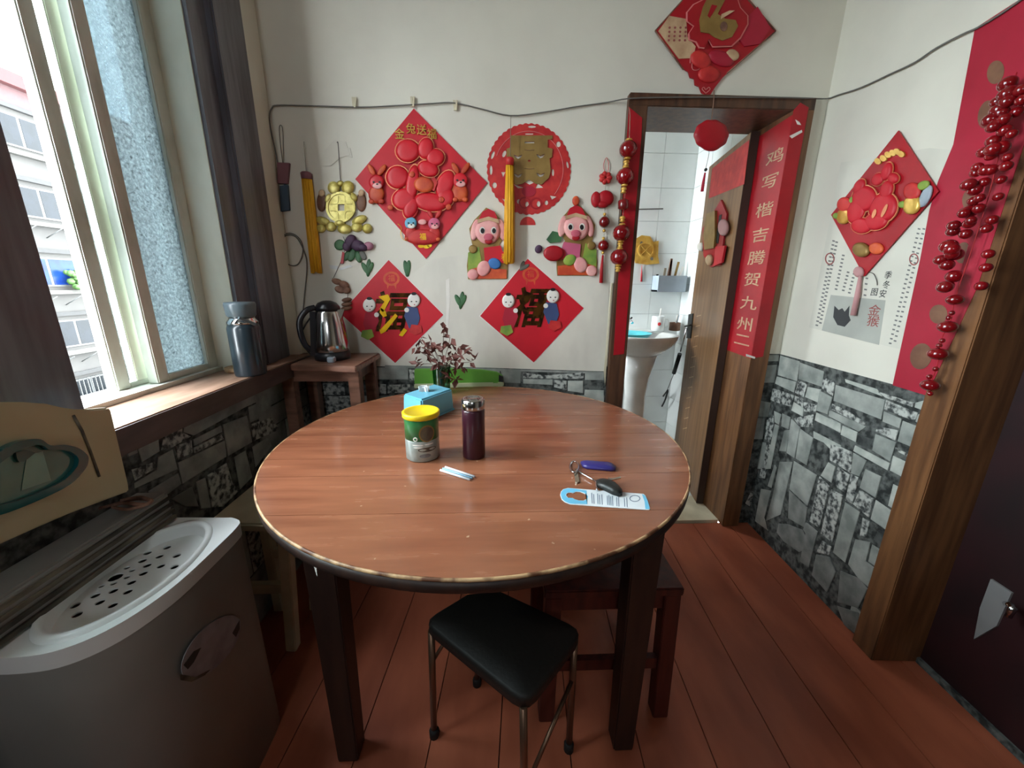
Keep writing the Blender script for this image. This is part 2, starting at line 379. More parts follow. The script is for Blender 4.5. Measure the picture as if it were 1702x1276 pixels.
# floor boards
fl = MB().box((XL-.1, YB-.1, -.06), (1.75, D+.02, -.012)).build('floor', m_('floor_gap'), kind='structure')
sh = .075; x = -1.05
while x < 1.62:
    w = .188
    b = MB(); ya, yb = YB, D
    q = [(x+sh*(ya-D), ya), (x+w+sh*(ya-D), ya), (x+w, yb), (x, yb)]
    q = [(min(max(p[0], XL), 1.66), p[1]) for p in q]
    if q[1][0]-q[0][0] > .01 or q[2][0]-q[3][0] > .01:
        q = [(q[0][0]+.0015, ya), (q[1][0]-.0015, ya), (q[2][0]-.0015, yb), (q[3][0]+.0015, yb)]
        b.prism(Fr((0, 0, 0), (1, 0, 0), (0, 1, 0), (0, 0, 1)), q, -.012, 0); b.build('floor_board', m_('floor_paint'), fl)
    x += w
cl = MB().box((XL-.2, YB-.1, ZC), (1.8, DY1+1.2, ZC+.1)).build('ceiling', m_('ceiling_paint'), kind='structure')
wb = MB(); t = DY1
wb.box((XL-.2, D, 0), (DX0-.04, t-.004, ZC)); wb.box((DX1+.04, D, 0), (1.6, t-.004, ZC)); wb.box((DX0-.04, D, DZ+.02), (DX1+.04, t-.004, ZC))
wall_back = wb.build('wall_back', m_('plaster'), kind='structure')
wl = MB(); xo = XL-.2
wl.box((xo, YB, -.06), (XL, W2A, ZC)); wl.box((xo, W2B, -.06), (XL, WY0, ZC)); wl.box((xo, W2A, -.06), (XL, W2B, WZ0-.03)); wl.box((xo, W2A, WZ1), (XL, W2B, ZC)); wl.box((xo, WY1, -.06), (XL, D, ZC)); wl.box((xo, WY0, -.06), (XL, WY1, WZ0-.03)); wl.box((xo, WY0, WZ1), (XL, WY1, ZC))
wall_left = wl.build('wall_left', m_('plaster'), kind='structure')
wr = MB()
def rbox(mb, a0, a1, z0, z1, c0, c1): return mb.prism(RT, [(a0, z0), (a1, z0), (a1, z1), (a0, z1)], c0, c1)
rbox(wr, -.0, RA0+.03, -.06, ZC, -.16, 0); rbox(wr, RA2, 3.9, -.06, ZC, -.16, 0); rbox(wr, RA0+.03, RA2, 2.05, ZC, -.16, 0)
wall_right = wr.build('wall_right', m_('plaster'), kind='structure')
_wr = MB(); _a, _b, _c, _d = -.60, -.26, 1.68, 2.06     # unseen high opening added behind the camera as fill light
_wr.box((XL-.2, YB-.12, -.06), (_a, YB, ZC)); _wr.box((_b, YB-.12, -.06), (1.8, YB, ZC)); _wr.box((_a, YB-.12, -.06), (_b, YB, _c)); _wr.box((_a, YB-.12, _d), (_b, YB, ZC))
portal('rear_fill_portal', ((_a+_b)/2, YB-.12, (_c+_d)/2), (radians(90), 0, 0), _b-_a, _d-_c)
_wr.build('wall_rear', m_('rear_dark'), kind='structure')

# ---- stone wallpaper: each printed stone is its own slightly raised piece
def zc(x0, y0, k): return lambda pts: [(x0+p[0]/k, y0+p[1]/k) for p in pts]
R1 = zc(1220, 580, 6.378); R2 = zc(1380, 600, 6.378); R3 = zc(1210, 720, 6.378); R4 = zc(1330, 760, 3.99); L1 = zc(200, 620, 5.318); K1 = zc(600, 590, 4.052)
MATN = {'l': 'stone_light', 'm': 'stone_mid', 'g': 'stone_grey', 'r': 'stone_rough', 'd': 'stone_dark'}
def stones(wall, fr, conv, items):
    for k, pts in items:
        ab = fr.poly(conv(pts)); th = RND.uniform(.0022, .0042) if k != 'd' else .0012
        b = MB(); b.dome(fr, SCALE(ab, .998), 0.0009, th, .93, th+.0008); b.sm = [False]*len(b.f)
        b.build('stone', m_(MATN[k]), wall)
def panel(wall, fr, ab): 
    MB().prism(fr, ab, -.001, .001).build('stone_panel', m_('stone_gap'), wall)
wt = RT.ab((1301.6, 589.6))[1]; wt2 = RT.ab((1553.4, 659.5))[1]
panel(wall_right, RT, [(.0005, 0), (RA0, 0), (RA0, wt2+.004), (.0005, wt)])
panel(wall_back, BK, [(XL, 0), (.508, 0), (.508, ZW), (XL, ZW)])
panel(wall_back, BK, [(1.24, 0), (RX, 0), (RX, wt), (1.24, wt)])
panel(wall_left, LF, [(YB, 0), (D, 0), (D, .862), (YB, .862)])
stones(wall_back, BK, R1, [('m', [(285, 58), (475, 63), (470, 128), (277, 128)]), ('m', [(262, 175), (455, 165), (432, 355), (240, 355)]), ('g', [(235, 375), (295, 378), (285, 512), (215, 512)]),
  ('g', [(185, 610), (255, 605), (240, 712), (175, 712)]), ('m', [(270, 545), (400, 570), (368, 718), (257, 713)]), ('g', [(240, 730), (325, 735), (298, 952), (205, 952)])])
stones(wall_back, BK, R3, [('g', [(190, 60), (250, 65), (150, 660), (75, 780)]), ('r', [(250, 600), (290, 640), (255, 790), (180, 740)])])
stones(wall_right, RT, R1, [('l', [(495, 68), (700, 130), (672, 340), (468, 275)]), ('l', [(460, 290), (665, 347), (640, 460), (440, 365)]), ('m', [(702, 140), (960, 238), (935, 400), (686, 315)]),
  ('r', [(690, 332), (780, 372), (742, 508), (652, 460)]), ('l', [(790, 400), (930, 428), (900, 568), (760, 508)]), ('m', [(920, 440), (1050, 512), (1000, 693), (880, 650)]), ('r', [(952, 302), (1075, 347), (1052, 500), (937, 415)]),
  ('r', [(330, 412), (440, 420), (640, 490), (610, 610), (500, 580), (310, 512)]), ('l', [(640, 560), (745, 627), (735, 713), (615, 650)]), ('l', [(882, 672), (1140, 790), (1140, 885), (866, 755)]),
  ('r', [(650, 492), (740, 532), (736, 618), (645, 556)]), ('r', [(742, 560), (885, 590), (870, 680), (750, 660)]), ('m', [(1020, 652), (1140, 700), (1140, 768), (1015, 712)]), ('l', [(430, 655), (503, 690), (480, 800), (436, 775)]),
  ('l', [(440, 795), (482, 812), (392, 1270), (344, 1270)]), ('r', [(350, 750), (425, 705), (418, 900), (380, 990), (330, 950)]), ('m', [(517, 682), (603, 722), (580, 848), (507, 818)]), ('m', [(540, 862), (598, 855), (558, 1088), (484, 1078)]),
  ('r', [(640, 735), (850, 690), (840, 830), (700, 820)]), ('m', [(615, 740), (708, 830), (648, 1155), (565, 1100)]), ('m', [(706, 842), (845, 942), (775, 1232), (658, 1158)]), ('m', [(205, 968), (345, 992), (332, 1270), (155, 1270)]),
  ('d', [(870, 770), (1140, 900), (1140, 1000), (855, 850)]), ('l', [(850, 870), (1140, 1020), (1140, 1130), (1050, 1080), (960, 990), (850, 940)])])
stones(wall_right, RT, R2, [('m', [(65, 252), (590, 412), (546, 618), (42, 420)]), ('r', [(512, 322), (900, 442), (882, 488), (592, 386)]), ('l', [(912, 440), (1108, 390), (1070, 553), (902, 490)]), ('l', [(160, 190), (500, 295), (560, 375), (170, 225)]),
  ('r', [(597, 412), (935, 547), (907, 638), (577, 513)]), ('m', [(942, 562), (1055, 584), (1022, 698), (914, 640)]), ('m', [(577, 532), (765, 612), (741, 713), (562, 640)]), ('m', [(777, 632), (1015, 722), (952, 943), (722, 850)]),
  ('m', [(10, 522), (390, 692), (312, 748), (2, 590)]), ('l', [(2, 602), (120, 662), (106, 758), (2, 700)]), ('l', [(137, 682), (295, 752), (276, 858), (117, 780)]), ('r', [(30, 452), (200, 532), (390, 660), (370, 686), (17, 510)]),
  ('r', [(512, 692), (730, 732), (700, 843), (492, 742)]), ('m', [(487, 772), (705, 862), (641, 1063), (452, 945)]), ('l', [(272, 892), (640, 1082), (617, 1158), (252, 952)]), ('l', [(677, 1002), (895, 1107), (852, 1270), (642, 1160)]),
  ('r', [(702, 915), (920, 1030), (900, 1045), (700, 945)]), ('d', [(312, 772), (460, 842), (432, 938), (292, 880)]), ('r', [(5, 860), (240, 965), (230, 1190), (100, 1110), (5, 1050)]), ('m', [(250, 970), (392, 1055), (315, 1222), (225, 1190)])])
stones(wall_right, RT, R4, [('m', [(440, 77), (545, 127), (507, 268), (402, 200)]), ('l', [(622, 177), (703, 217), (655, 363), (587, 320)]), ('l', [(507, 282), (624, 362), (586, 488), (472, 410)]), ('r', [(402, 212), (490, 272), (460, 398), (357, 310)]),
  ('m', [(302, 297), (400, 362), (302, 697), (222, 630)]), ('l', [(635, 372), (653, 382), (580, 633), (562, 625)]), ('r', [(342, 112), (390, 132), (351, 308), (302, 285)]), ('r', [(252, 62), (335, 117), (300, 230), (242, 195)]), ('l', [(192, 32), (238, 62), (211, 168), (142, 120)]),
  ('r', [(132, 124), (198, 190), (130, 468), (67, 425)]), ('r', [(212, 212), (290, 252), (216, 563), (142, 505)]), ('m', [(482, 577), (538, 612), (505, 723), (457, 690)]), ('m', [(372, 542), (473, 562), (442, 690), (498, 732), (455, 858), (390, 800), (324, 708)]),
  ('g', [(272, 752), (400, 803), (453, 872), (390, 1000), (252, 960)]), ('r', [(152, 552), (210, 592), (196, 648), (112, 628)]), ('g', [(52, 434), (120, 492), (62, 728), (2, 690)]), ('g', [(112, 642), (200, 662), (240, 760), (182, 895), (82, 780)]), ('d', [(522, 482), (575, 502), (546, 598), (487, 545)]),
  ('g', [(252, 985), (398, 1030), (388, 1178), (300, 1120)]), ('r', [(420, 400), (465, 425), (440, 530), (400, 520)])])
stones(wall_right, RT, R3, [('m', [(707, 293), (948, 442), (850, 768), (658, 590)]), ('m', [(552, 300), (690, 303), (562, 860), (405, 930), (482, 640)]), ('g', [(657, 604), (848, 790), (820, 998), (645, 900)]), ('l', [(357, 587), (463, 607), (376, 940), (430, 1030), (292, 930)]),
  ('l', [(502, 332), (520, 362), (466, 578), (428, 560)]), ('g', [(832, 944), (953, 1042), (900, 1178), (805, 1020)]), ('g', [(542, 954), (640, 962), (795, 1022), (880, 1200), (760, 1260), (600, 1150), (522, 1050)]), ('r', [(420, 110), (455, 120), (395, 480), (335, 470)])])
stones(wall_left, LF, L1, [('m', [(562, 432), (1300, 92), (1320, 200), (1100, 298), (640, 550), (545, 520)]), ('m', [(137, 642), (328, 562), (340, 690), (182, 788)]), ('m', [(42, 672), (130, 644), (145, 703), (57, 738)]), ('r', [(385, 522), (540, 462), (540, 522), (615, 560), (455, 655), (352, 680)]),
  ('m', [(325, 742), (455, 674), (498, 848), (122, 1018), (117, 972), (310, 862)]), ('r', [(92, 852), (300, 782), (320, 830), (122, 948)]), ('m', [(632, 587), (880, 463), (890, 518), (642, 643)]), ('m', [(897, 455), (1112, 375), (1160, 608), (946, 733)]),
  ('m', [(502, 792), (918, 594), (930, 738), (542, 978)]), ('r', [(482, 642), (620, 594), (630, 700), (502, 768)]), ('r', [(640, 660), (880, 540), (905, 580), (640, 710)]), ('m', [(1127, 302), (1320, 213), (1330, 358), (1142, 438)]), ('r', [(1152, 452), (1330, 383), (1400, 498), (1172, 598)]),
  ('g', [(242, 1042), (500, 883), (530, 978), (332, 1128), (243, 1088)]), ('g', [(442, 1112), (620, 1003), (680, 1178), (560, 1178)]), ('m', [(657, 962), (740, 924), (790, 1188), (702, 1198)]), ('r', [(762, 902), (930, 794), (980, 960), (1030, 1048), (900, 1178), (802, 1188)]),
  ('m', [(1002, 742), (1100, 684), (1160, 918), (1052, 1028)]), ('m', [(1162, 652), (1300, 564), (1330, 640), (1192, 828)])])
stones(wall_back, BK, K1, [('m', [(105, 82), (319, 82), (317, 163), (105, 163)]), ('r', [(325, 97), (440, 105), (440, 178), (330, 173)]), ('m', [(445, 88), (640, 92), (640, 180), (445, 178)]), ('m', [(645, 92), (935, 98), (935, 185), (645, 185)]), ('m', [(940, 105), (1078, 105), (1074, 188), (960, 185)]),
  ('r', [(1092, 117), (1220, 137), (1500, 117), (1500, 160), (1300, 158), (1092, 153)]), ('l', [(1092, 160), (1290, 163), (1290, 200), (1092, 190)]), ('m', [(1507, 122), (1638, 122), (1634, 168), (1507, 166)]), ('l', [(1392, 172), (1495, 172), (1495, 255), (1392, 240)]),
  ('l', [(1507, 232), (1636, 236), (1634, 300), (1502, 280)]), ('r', [(112, 192), (170, 196), (170, 260), (112, 262)]), ('r', [(180, 200), (330, 196), (330, 250), (180, 256)]), ('r', [(1300, 168), (1384, 172), (1384, 235), (1300, 215)]), ('l', [(10, 88), (95, 88), (95, 165), (10, 165)])])
def rows(wall, fr, a0, a1, zs):                      # the low courses, seen only past the furniture
    for z0, z1 in zs:
        a = a0
        while a < a1-.02:
            w = min(RND.uniform(.07, .22), a1-a)
            b = MB(); th = RND.uniform(.0022, .004); b.prism(fr, [(a+.003, z0+.003), (a+w-.003, z0+.003), (a+w-.003, z1-.003), (a+.003, z1-.003)], .0009, th)
            b.build('stone', m_(MATN[RND.choice('mmglr')]), wall); a += w
rows(wall_back, BK, XL+.005, .505, [(.0, .17), (.17, .36), (.36, .5), (.5, .62), (.62, .70)])
rows(wall_back, BK, XL+.005, -.68, [(.70, .76), (.76, .83)])
rows(wall_left, LF, 1.33, 1.69, [(0, .2), (.2, .42), (.42, .55), (.55, .66), (.66, .74), (.74, .855)])
rows(wall_left, LF, .86, 1.33, [(0, .2), (.2, .42)])
rows(wall_right, RT, .62, .675, [(.02, .10)])
# cable channel and border along the top of the stone paper on the right wall
# plastic-filmed wall paper above it
MB().prism(BK, BK.poly([(496, 588), (720, 430), (980, 395), (1016, 420), (1004, 617), (846, 612), (640, 606)]), 0, .0012).build('wall_film', m_('paper_film'), wall_back)
MB().prism(BK, BK.poly([(640, 606.5), (1004.5, 618), (1004, 621), (640, 610)]), 0, .003).build('border_strip', m_('stone_mid'), wall_back)
MB().prism(BK, BK.poly([(1003.2, 619), (1016, 470), (1018, 470), (1005.5, 640)]), 0, .004).build('border_strip', m_('cream_wood'), wall_back)

# ---- bathroom door: casing on the room side, lined jambs, open leaf
door1 = thing('door_1', None, None, (.87, D, 0), kind='structure')
yc = D-.03
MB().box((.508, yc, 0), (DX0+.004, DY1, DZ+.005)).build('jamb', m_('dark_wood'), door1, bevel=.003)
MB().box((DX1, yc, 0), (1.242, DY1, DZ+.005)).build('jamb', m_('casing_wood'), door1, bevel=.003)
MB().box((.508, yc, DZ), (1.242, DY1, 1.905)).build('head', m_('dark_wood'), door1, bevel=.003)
MB().box((DX0, D+.01, -.01), (DX1, DY1+.02, .012)).build('threshold', m_('cream_wood'), door1)
LP0 = Vector((1.119, 1.862, 0)); LP1 = Vector((1.215, 2.38, 0)); ld = (LP1-LP0).normalized(); ln = Vector((-ld.y, ld.x, 0))
LFR = Fr(LP0, -ld, (0, 0, 1), ln)                     # visible face of the leaf; u runs towards the hinge
lw = (LP1-LP0).length
leaf = MB().prism(LFR, [(-lw, .015), (0, .015), (0, 1.852), (-lw, 1.852)], -.036, 0).build('leaf', m_('door_wood'), door1, bevel=.002)
MB().prism(LFR, [(.0005, .015), (.0035, .015), (.0035, 1.852), (.0005, 1.852)], -.036, 0).build('leaf_edge', m_('door_edge'), door1)
flat('lock_plate', LFR, [(1146, 522), (1153, 521), (1149, 562), (1142, 562)], 0, .006, m_('black'), leaf)
MB().tube([LFR.X((1149, 540)), LFR.X((1149, 540), .035), LFR.X((1139, 542), .035)], .006, 8).build('lever', m_('black'), leaf)
marks = [[(1158-i*2.1, 525+i*17), (1165-i*2.1, 523+i*17), (1165-i*2.1, 524.3+i*17), (1158-i*2.1, 526.3+i*17)] for i in range(12)]
flats('wear_mark', LFR, marks, 0, .0006, m_('cream_print'), leaf)

# ---- right-hand doorway: casing, dark leaf set back, handle
door2 = thing('door_2', None, None, RT.P(1.18, 0, 0), kind='structure')
rbox(MB(), RA0, RA1, 0, 2.12, -.16, .03).build('jamb', m_('casing_wood'), door2, bevel=.003)
rbox(MB(), RA2-.01, RA2+.07, 0, 2.12, -.16, .03).build('jamb', m_('casing_wood'), door2, bevel=.003)
rbox(MB(), RA1, RA2-.01, 2.04, 2.12, -.16, .03).build('head', m_('casing_wood'), door2, bevel=.003)
lf2 = rbox(MB(), RA1, RA2-.01, .02, 2.04, -.16, -.125).build('leaf', m_('maroon_door'), door2)
rbox(MB(), RA1, RA2-.01, 0, .02, -.16, -.115).build('threshold', m_('stone_gap'), door2)
RD = RT.off(-.125)
flat('handle_plate', RD, [(1650, 962), (1685, 985), (1660, 1040), (1622, 1062), (1632, 1010)], 0, .006, m_('plate_grey'), lf2)
MB().tube([RD.X((1672, 1003)), RD.X((1680, 1005), .05), RD.X((1685, 1010), .055), RD.X((1676, 1024), .05)], .007, 10).build('handle', m_('chrome'), lf2)

# ---- window
win = thing('window_1', None, None, (XL, 1.05, WZ0), kind='structure')
cw = m_('window_casing')
MB().box((XL-.2, 1.31, WZ0), (XL+.012, 1.385, WZ1)).build('casing', cw, win)
MB().box((XL, 1.385, WZ0), (XL+.035, 1.465, WZ1+.1)).build('casing', cw, win, bevel=.006)
MB().box((XL, 1.465, WZ0), (XL+.012, 1.478, WZ1+.1)).build('casing_bead', m_('sill_wood'), win)
MB().box((XL, 1.478, WZ0), (XL+.022, 1.562, WZ1+.1)).build('casing', cw, win, bevel=.003)
MB().box((XL-.2, .585, WZ0), (XL+.02, WY0, WZ1+.1)).build('casing', cw, win, bevel=.003)
MB().box((XL, WY0, WZ1-.02), (XL+.02, 1.562, WZ1+.1)).build('casing', cw, win)
# sill
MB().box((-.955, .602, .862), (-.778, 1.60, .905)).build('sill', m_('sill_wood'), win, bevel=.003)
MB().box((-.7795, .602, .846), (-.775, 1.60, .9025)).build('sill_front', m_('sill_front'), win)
MB().box((XL-.24, .72, .865), (-.955, 1.33, .9)).build('outer_sill', m_('sash_paint'), win)
sp = m_('sash_paint')
# frame: far jamb, track, head
MB().box((-1.05, 1.306, .9), (XL, 1.311, WZ1)).build('frame', m_('frame_white_lit'), win)
MB().box((-1.0, WY0, .9), (-.93, 1.31, .918)).build('track', sp, win)
MB().box((-1.02, WY0, WZ1-.04), (-.92, 1.31, WZ1)).build('frame_head', sp, win)
def sash(name, x0, x1, y0, y1, z0, z1, wl_, wr_, zb, paneM):
    s = thing(name, None, None, ((x0+x1)/2, y0, z0)); s.parent = win; s.location = Vector(s.location)-ROOT[win.name]
    MB().box((x0, y0, z0), (x1, y0+wl_, z1)).build('stile', sp, s, bevel=.003)
    MB().box((x0, y1-wr_, z0), (x1, y1, z1)).build('stile', sp, s, bevel=.003)
    MB().box((x0+.002, y0+wl_, z0), (x1-.002, y1-wr_, zb)).build('rail', sp, s, bevel=.002)
    MB().box((x0+.002, y0+wl_, z1-.05), (x1-.002, y1-wr_, z1)).build('rail', sp, s)
    xm = (x0+x1)/2
    MB().box((xm-.002, y0+wl_, zb), (xm+.002, y1-wr_, z1-.05)).build('pane', paneM, s); return s
zbB = atx((278, 622), -.95).z; zbA = atx((216, 636), -.985).z
sash('sash', -.975, -.945, 1.072, 1.309, .918, WZ1-.04, .038, .042, zbB, m_('pane_frost'))
sA = sash('sash', -1.012, -.983, .994, 1.29, .918, WZ1-.04, .038, .04, zbA, m_('pane_clear'))
MB().box((-1.008, 1.056, zbA), (-.986, 1.098, WZ1-.09)).build('muntin', m_('frame_white_lit'), sA, bevel=.002)

fill_win = thing('fill_window', None, None, (XL, (W2A+W2B)/2, WZ0), kind='structure')  # added out of view for fill light
for ya in (W2A, (W2A+W2B)/2-.02, W2B-.04): MB().box((-.985, ya, .9), (-.945, ya+.04, WZ1)).build('stile', sp, fill_win)
for za in (.9, WZ1-.05): MB().box((-.985, W2A, za), (-.945, W2B, za+.05)).build('rail', sp, fill_win)
MB().box((-.967, W2A, .95), (-.963, W2B, WZ1-.05)).build('pane', m_('pane_clear'), fill_win)
MB().box((XL-.1, W2A-.05, .862), (-.8, .60, .905)).build('sill', m_('sill_wood'), fill_win, bevel=.003)

# ---- bathroom behind the door
BX0, BX1, BY1 = .30, 1.275, 2.66
MB().box((BX0-.3, DY1, -.05), (BX1+.1, BY1+.1, -.001)).build('floor', m_('tile_white'), kind='structure')
bwb = MB().box((BX0, BY1+.006, 0), (BX1+.1, BY1+.1, ZC)).build('wall_bathroom_back', m_('grout'), kind='structure')
bwr = MB().box((BX1+.006, DY1, 0), (BX1+.1, BY1+.006, ZC)).build('wall_bathroom_right', m_('grout'), kind='structure')
bl = MB(); bl.box((BX0-.1, DY1, 0), (BX0, BY1+.1, .75)); bl.box((BX0-.1, DY1, 2.35), (BX0, BY1+.1, ZC)); bl.box((BX0-.1, DY1, .75), (BX0, 2.40, 2.35)); bl.box((BX0-.1, 2.62, .75), (BX0, BY1+.1, 2.35))
bl.build('wall_bathroom_left', m_('tile_white'), kind='structure')
portal('bathroom_portal', (BX0-.1, 2.51, 1.55), (0, radians(-90), 0), 1.6, .22)
tm = None
for i in range(4):
    for j in range(11):
        x0 = BX0+.1+i*.22; z0 = j*.2
        b = MB().box((x0+.001, BY1, z0+.001), (x0+.219, BY1+.008, z0+.199)); b.build('tile', m_('tile_white'), bwb)
for i in range(4):
    for j in range(11):
        y0 = BY1-.002-i*.185; z0 = j*.2
        MB().box((BX1, y0-.184, z0+.001), (BX1+.008, y0-.001, z0+.199)).build('tile', m_('tile_white'), bwr)

# ---- outside: the block across the street
FX = -24.0
FC = Fr((FX, 0, 0), (0, 1, 0), (0, 0, 1), (1, 0, 0))
MB().box((-60, -40, -9.2), (-1.3, 60, -9)).build('ground', m_('ground'), kind='structure')
blk = thing('apartment_block', 'pale apartment block with balconies and red roof outside the window', 'building', (FX-3, 24, -9))
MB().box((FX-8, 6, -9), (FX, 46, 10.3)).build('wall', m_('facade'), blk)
MB().box((FX-8.3, 5.6, 10.3), (FX+.5, 46.4, 10.9)).build('roof', m_('roof_red'), blk)
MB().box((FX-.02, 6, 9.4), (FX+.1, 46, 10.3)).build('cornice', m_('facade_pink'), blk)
def fwin(y0, y1, z0, z1, gm, n, bars=False):
    w = MB().box((FX, y0, z0), (FX+.08, y1, z1)).build('window', m_('ext_frame'), blk)
    st = (y1-y0)/n
    for i in range(n): MB().box((FX+.06, y0+i*st+.07, z0+.09), (FX+.095, y0+(i+1)*st-.07, z1-.09)).build('pane', gm, w)
    if bars:
        b = MB()
        for i in range(14): yy = y0+.05+(y1-y0-.1)*i/13; b.box((FX+.3, yy-.02, z0-.1), (FX+.34, yy+.02, z1+.05))
        for zz in (z0-.1, z0+.6, z1): b.box((FX+.3, y0, zz-.02), (FX+.34, y1, zz+.02))
        b.build('security_bars', m_('ext_frame'), w)
for k, zc_ in enumerate((8.3, 5.0, 1.55, -1.75, -5.1)):
    for j in range(-2, 5):
        y0 = 20.9+j*4.4
        gm = m_('ext_blue') if (k == 2 and j == 0) else m_('ext_glass')
        fwin(y0-.2, y0+2.9, zc_-.75, zc_+.75, gm, 3 if k != 2 else 2, bars=(k == 4 or (k == 1 and j == 1)))
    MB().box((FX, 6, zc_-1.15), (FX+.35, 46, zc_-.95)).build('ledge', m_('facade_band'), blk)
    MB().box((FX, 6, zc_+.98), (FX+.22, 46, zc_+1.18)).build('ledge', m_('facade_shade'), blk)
for i in range(6):
    yy = 20.2+i*1.2
    for zc_ in (3.3, -.2, -3.4): MB().tube([(FX+.05, yy, zc_), (FX+.9, yy+.1, zc_+.5)], .025, 5).build('drying_rod', m_('ext_frame'), blk)
pl = MB()
for i in range(60): pl.ball((FX+.5+RND.uniform(-.2, .2), 23.5+RND.uniform(-.7, .5), .75+RND.uniform(0, .8)), RND.uniform(.1, .2), n=6, m=4)
pl.build('balcony_plant', m_('ext_plant'), label='bright green plant on the balcony outside, beside blue glass', cat='plant')
# ================================================================== FURNITURE
# ---- round dining table
TX, TY, TR = -.044, 1.044, .559
tb = thing('dining_table', 'large round dark wood dining table with worn pale edge', 'table', (TX, TY, 0))
seams = [TY-TR, .66, atz((500, 792), ZT).y, atz((600, 762), ZT).y, 1.06, 1.22, 1.40, TY+TR]
for i in range(len(seams)-1):
    y0, y1 = seams[i]+.0006, seams[i+1]-.0006; y0 = max(y0, TY-TR+.0008); y1 = min(y1, TY+TR-.0008)
    r = TR-.004; xs = lambda y: sqrt(max(r*r-(y-TY)**2, 0)); n = 14
    ys = [y0+(y1-y0)*k/n for k in range(n+1)]
    ab = [(TX+xs(y), y) for y in ys]+[(TX-xs(y), y) for y in ys[::-1]]
    ab = [p for k, p in enumerate(ab) if k == 0 or (abs(p[0]-ab[k-1][0])+abs(p[1]-ab[k-1][1])) > 1e-5]
    MB().prism(TT, ab, -.028, 0).build('plank', m_('table_wood'), tb)
MB().lathe((TX, TY, 0), [(TR-.006, ZT-.0285), (TR-.001, ZT-.027), (TR, ZT-.02), (TR, ZT-.0052), (TR-.0045, ZT-.0052), (TR-.0045, ZT-.0285)], 96).build('edge_band', m_('table_leg'), tb)
MB().lathe((TX, TY, 0), [(TR, ZT-.005), (TR+.0008, ZT-.003), (TR, ZT-.0006), (TR-.0018, ZT+.0005), (TR-.0038, ZT+.0002), (TR-.004, ZT-.005)], 96).build('worn_rim', m_('table_edge'), tb)
lx0, lx1, ly0, ly1 = -.385, .335, .745, 1.345
for x in (lx0, lx1):
    for y in (ly0, ly1): MB().bar((x, y, ZT-.03), (x, y, 0), .07, .07, (0, 1, 0), .052, .052).build('leg', m_('table_leg'), tb, bevel=.003)
for y in (ly0, ly1): MB().box((lx0, y-.012, ZT-.125), (lx1, y+.012, ZT-.0285)).build('apron', m_('table_leg'), tb)
for x in (lx0, lx1): MB().box((x-.012, ly0, ZT-.125), (x+.012, ly1, ZT-.0285)).build('apron', m_('table_leg'), tb)
MB().add([atz((514, 918), .715), atz((524, 922), .715), atz((527, 958), .68)], [(0, 1, 2)]).add([atz((514, 918), .715)+Vector((0, .001, 0)), atz((524, 922), .715)+Vector((0, .001, 0)), atz((527, 958), .68)+Vector((0, .001, 0))], [(2, 1, 0)]).build('paper_tab', m_('white_print'), tb)

# ---- black folding stool tucked under the table edge
SZ = .40
sc = [atz(p, SZ) for p in [(703, 1030), (875, 1168), (970, 1045), (805, 968)]]
fs = thing('folding_stool', 'black seated metal stool standing corner-on under the table front', 'stool', (sum((p.x for p in sc))/4, sum((p.y for p in sc))/4, 0))
ab = []
for i in range(4):
    p, q, r = sc[i-1], sc[i], sc[(i+1) % 4]
    for t in (0, .33, .67, 1):
        a = q+(p-q).normalized()*.035; b = q+(r-q).normalized()*.035
        v = (a*(1-t)**2+q*2*t*(1-t)+b*t*t); ab.append((v.x, v.y))
ZF = Fr((0, 0, 0), (1, 0, 0), (0, 1, 0), (0, 0, 1))
bb = MB(); bb.dome(ZF, ab, SZ-.032, SZ-.006, .95, SZ); bb.build('seat', m_('seat_black'), fs)
ft = [atz((722, 1222), 0), Vector((.062, .585, 0)), atz((945, 1245), 0), atz((793, 1137), 0)]
for q, s_ in zip(ft, sc):
    c0 = Vector((fs.location.x, fs.location.y, 0)); top = s_.lerp(c0+Vector((0, 0, SZ)), .1); top.z = SZ-.03
    lg = MB().tube([top, (q.x, q.y, .02)], .0085, 10).build('leg', m_('stool_metal'), fs)
    MB().lathe((q.x, q.y, 0), [(.013, 0), (.0135, .02), (.010, .028)], 12).build('rubber_foot', m_('rubber'), lg)
for i, j in ((0, 3), (1, 2)):
    p = ft[i].lerp(ft[i]+Vector((0, 0, SZ)), .62 if i == 0 else .3); q = ft[j].lerp(ft[j]+Vector((0, 0, SZ)), .85 if i == 0 else .62)
    MB().tube([p, q], .005, 8).build('brace', m_('stool_metal'), fs)

# ---- dark red wooden stool behind it
ws = thing('wooden_stool', 'dark red wooden square stool under the table behind right leg', 'stool', (.295, .96, 0))
wx0, wx1, wy0, wy1 = .145, .455, .815, 1.10
MB().box((wx0-.025, wy0-.025, .425), (wx1+.025, wy1+.025, .45)).build('seat', m_('stool_red'), ws, bevel=.004)
for x in (wx0, wx1):
    for y in (wy0, wy1): MB().bar((x, y, .425), (x+(.012 if x > .3 else -.006), y, 0), .042, .042, (0, 1, 0)).build('leg', m_('stool_red'), ws, bevel=.002)
for y in (wy0, wy1):
    MB().box((wx0, y-.009, .375), (wx1, y+.009, .425)).build('apron', m_('stool_red'), ws)
    MB().box((wx0, y-.009, .17), (wx1, y+.009, .205)).build('stretcher', m_('stool_red'), ws)
for x in (wx0, wx1): MB().box((x-.009, wy0, .375), (x+.009, wy1, .425)).build('apron', m_('stool_red'), ws)

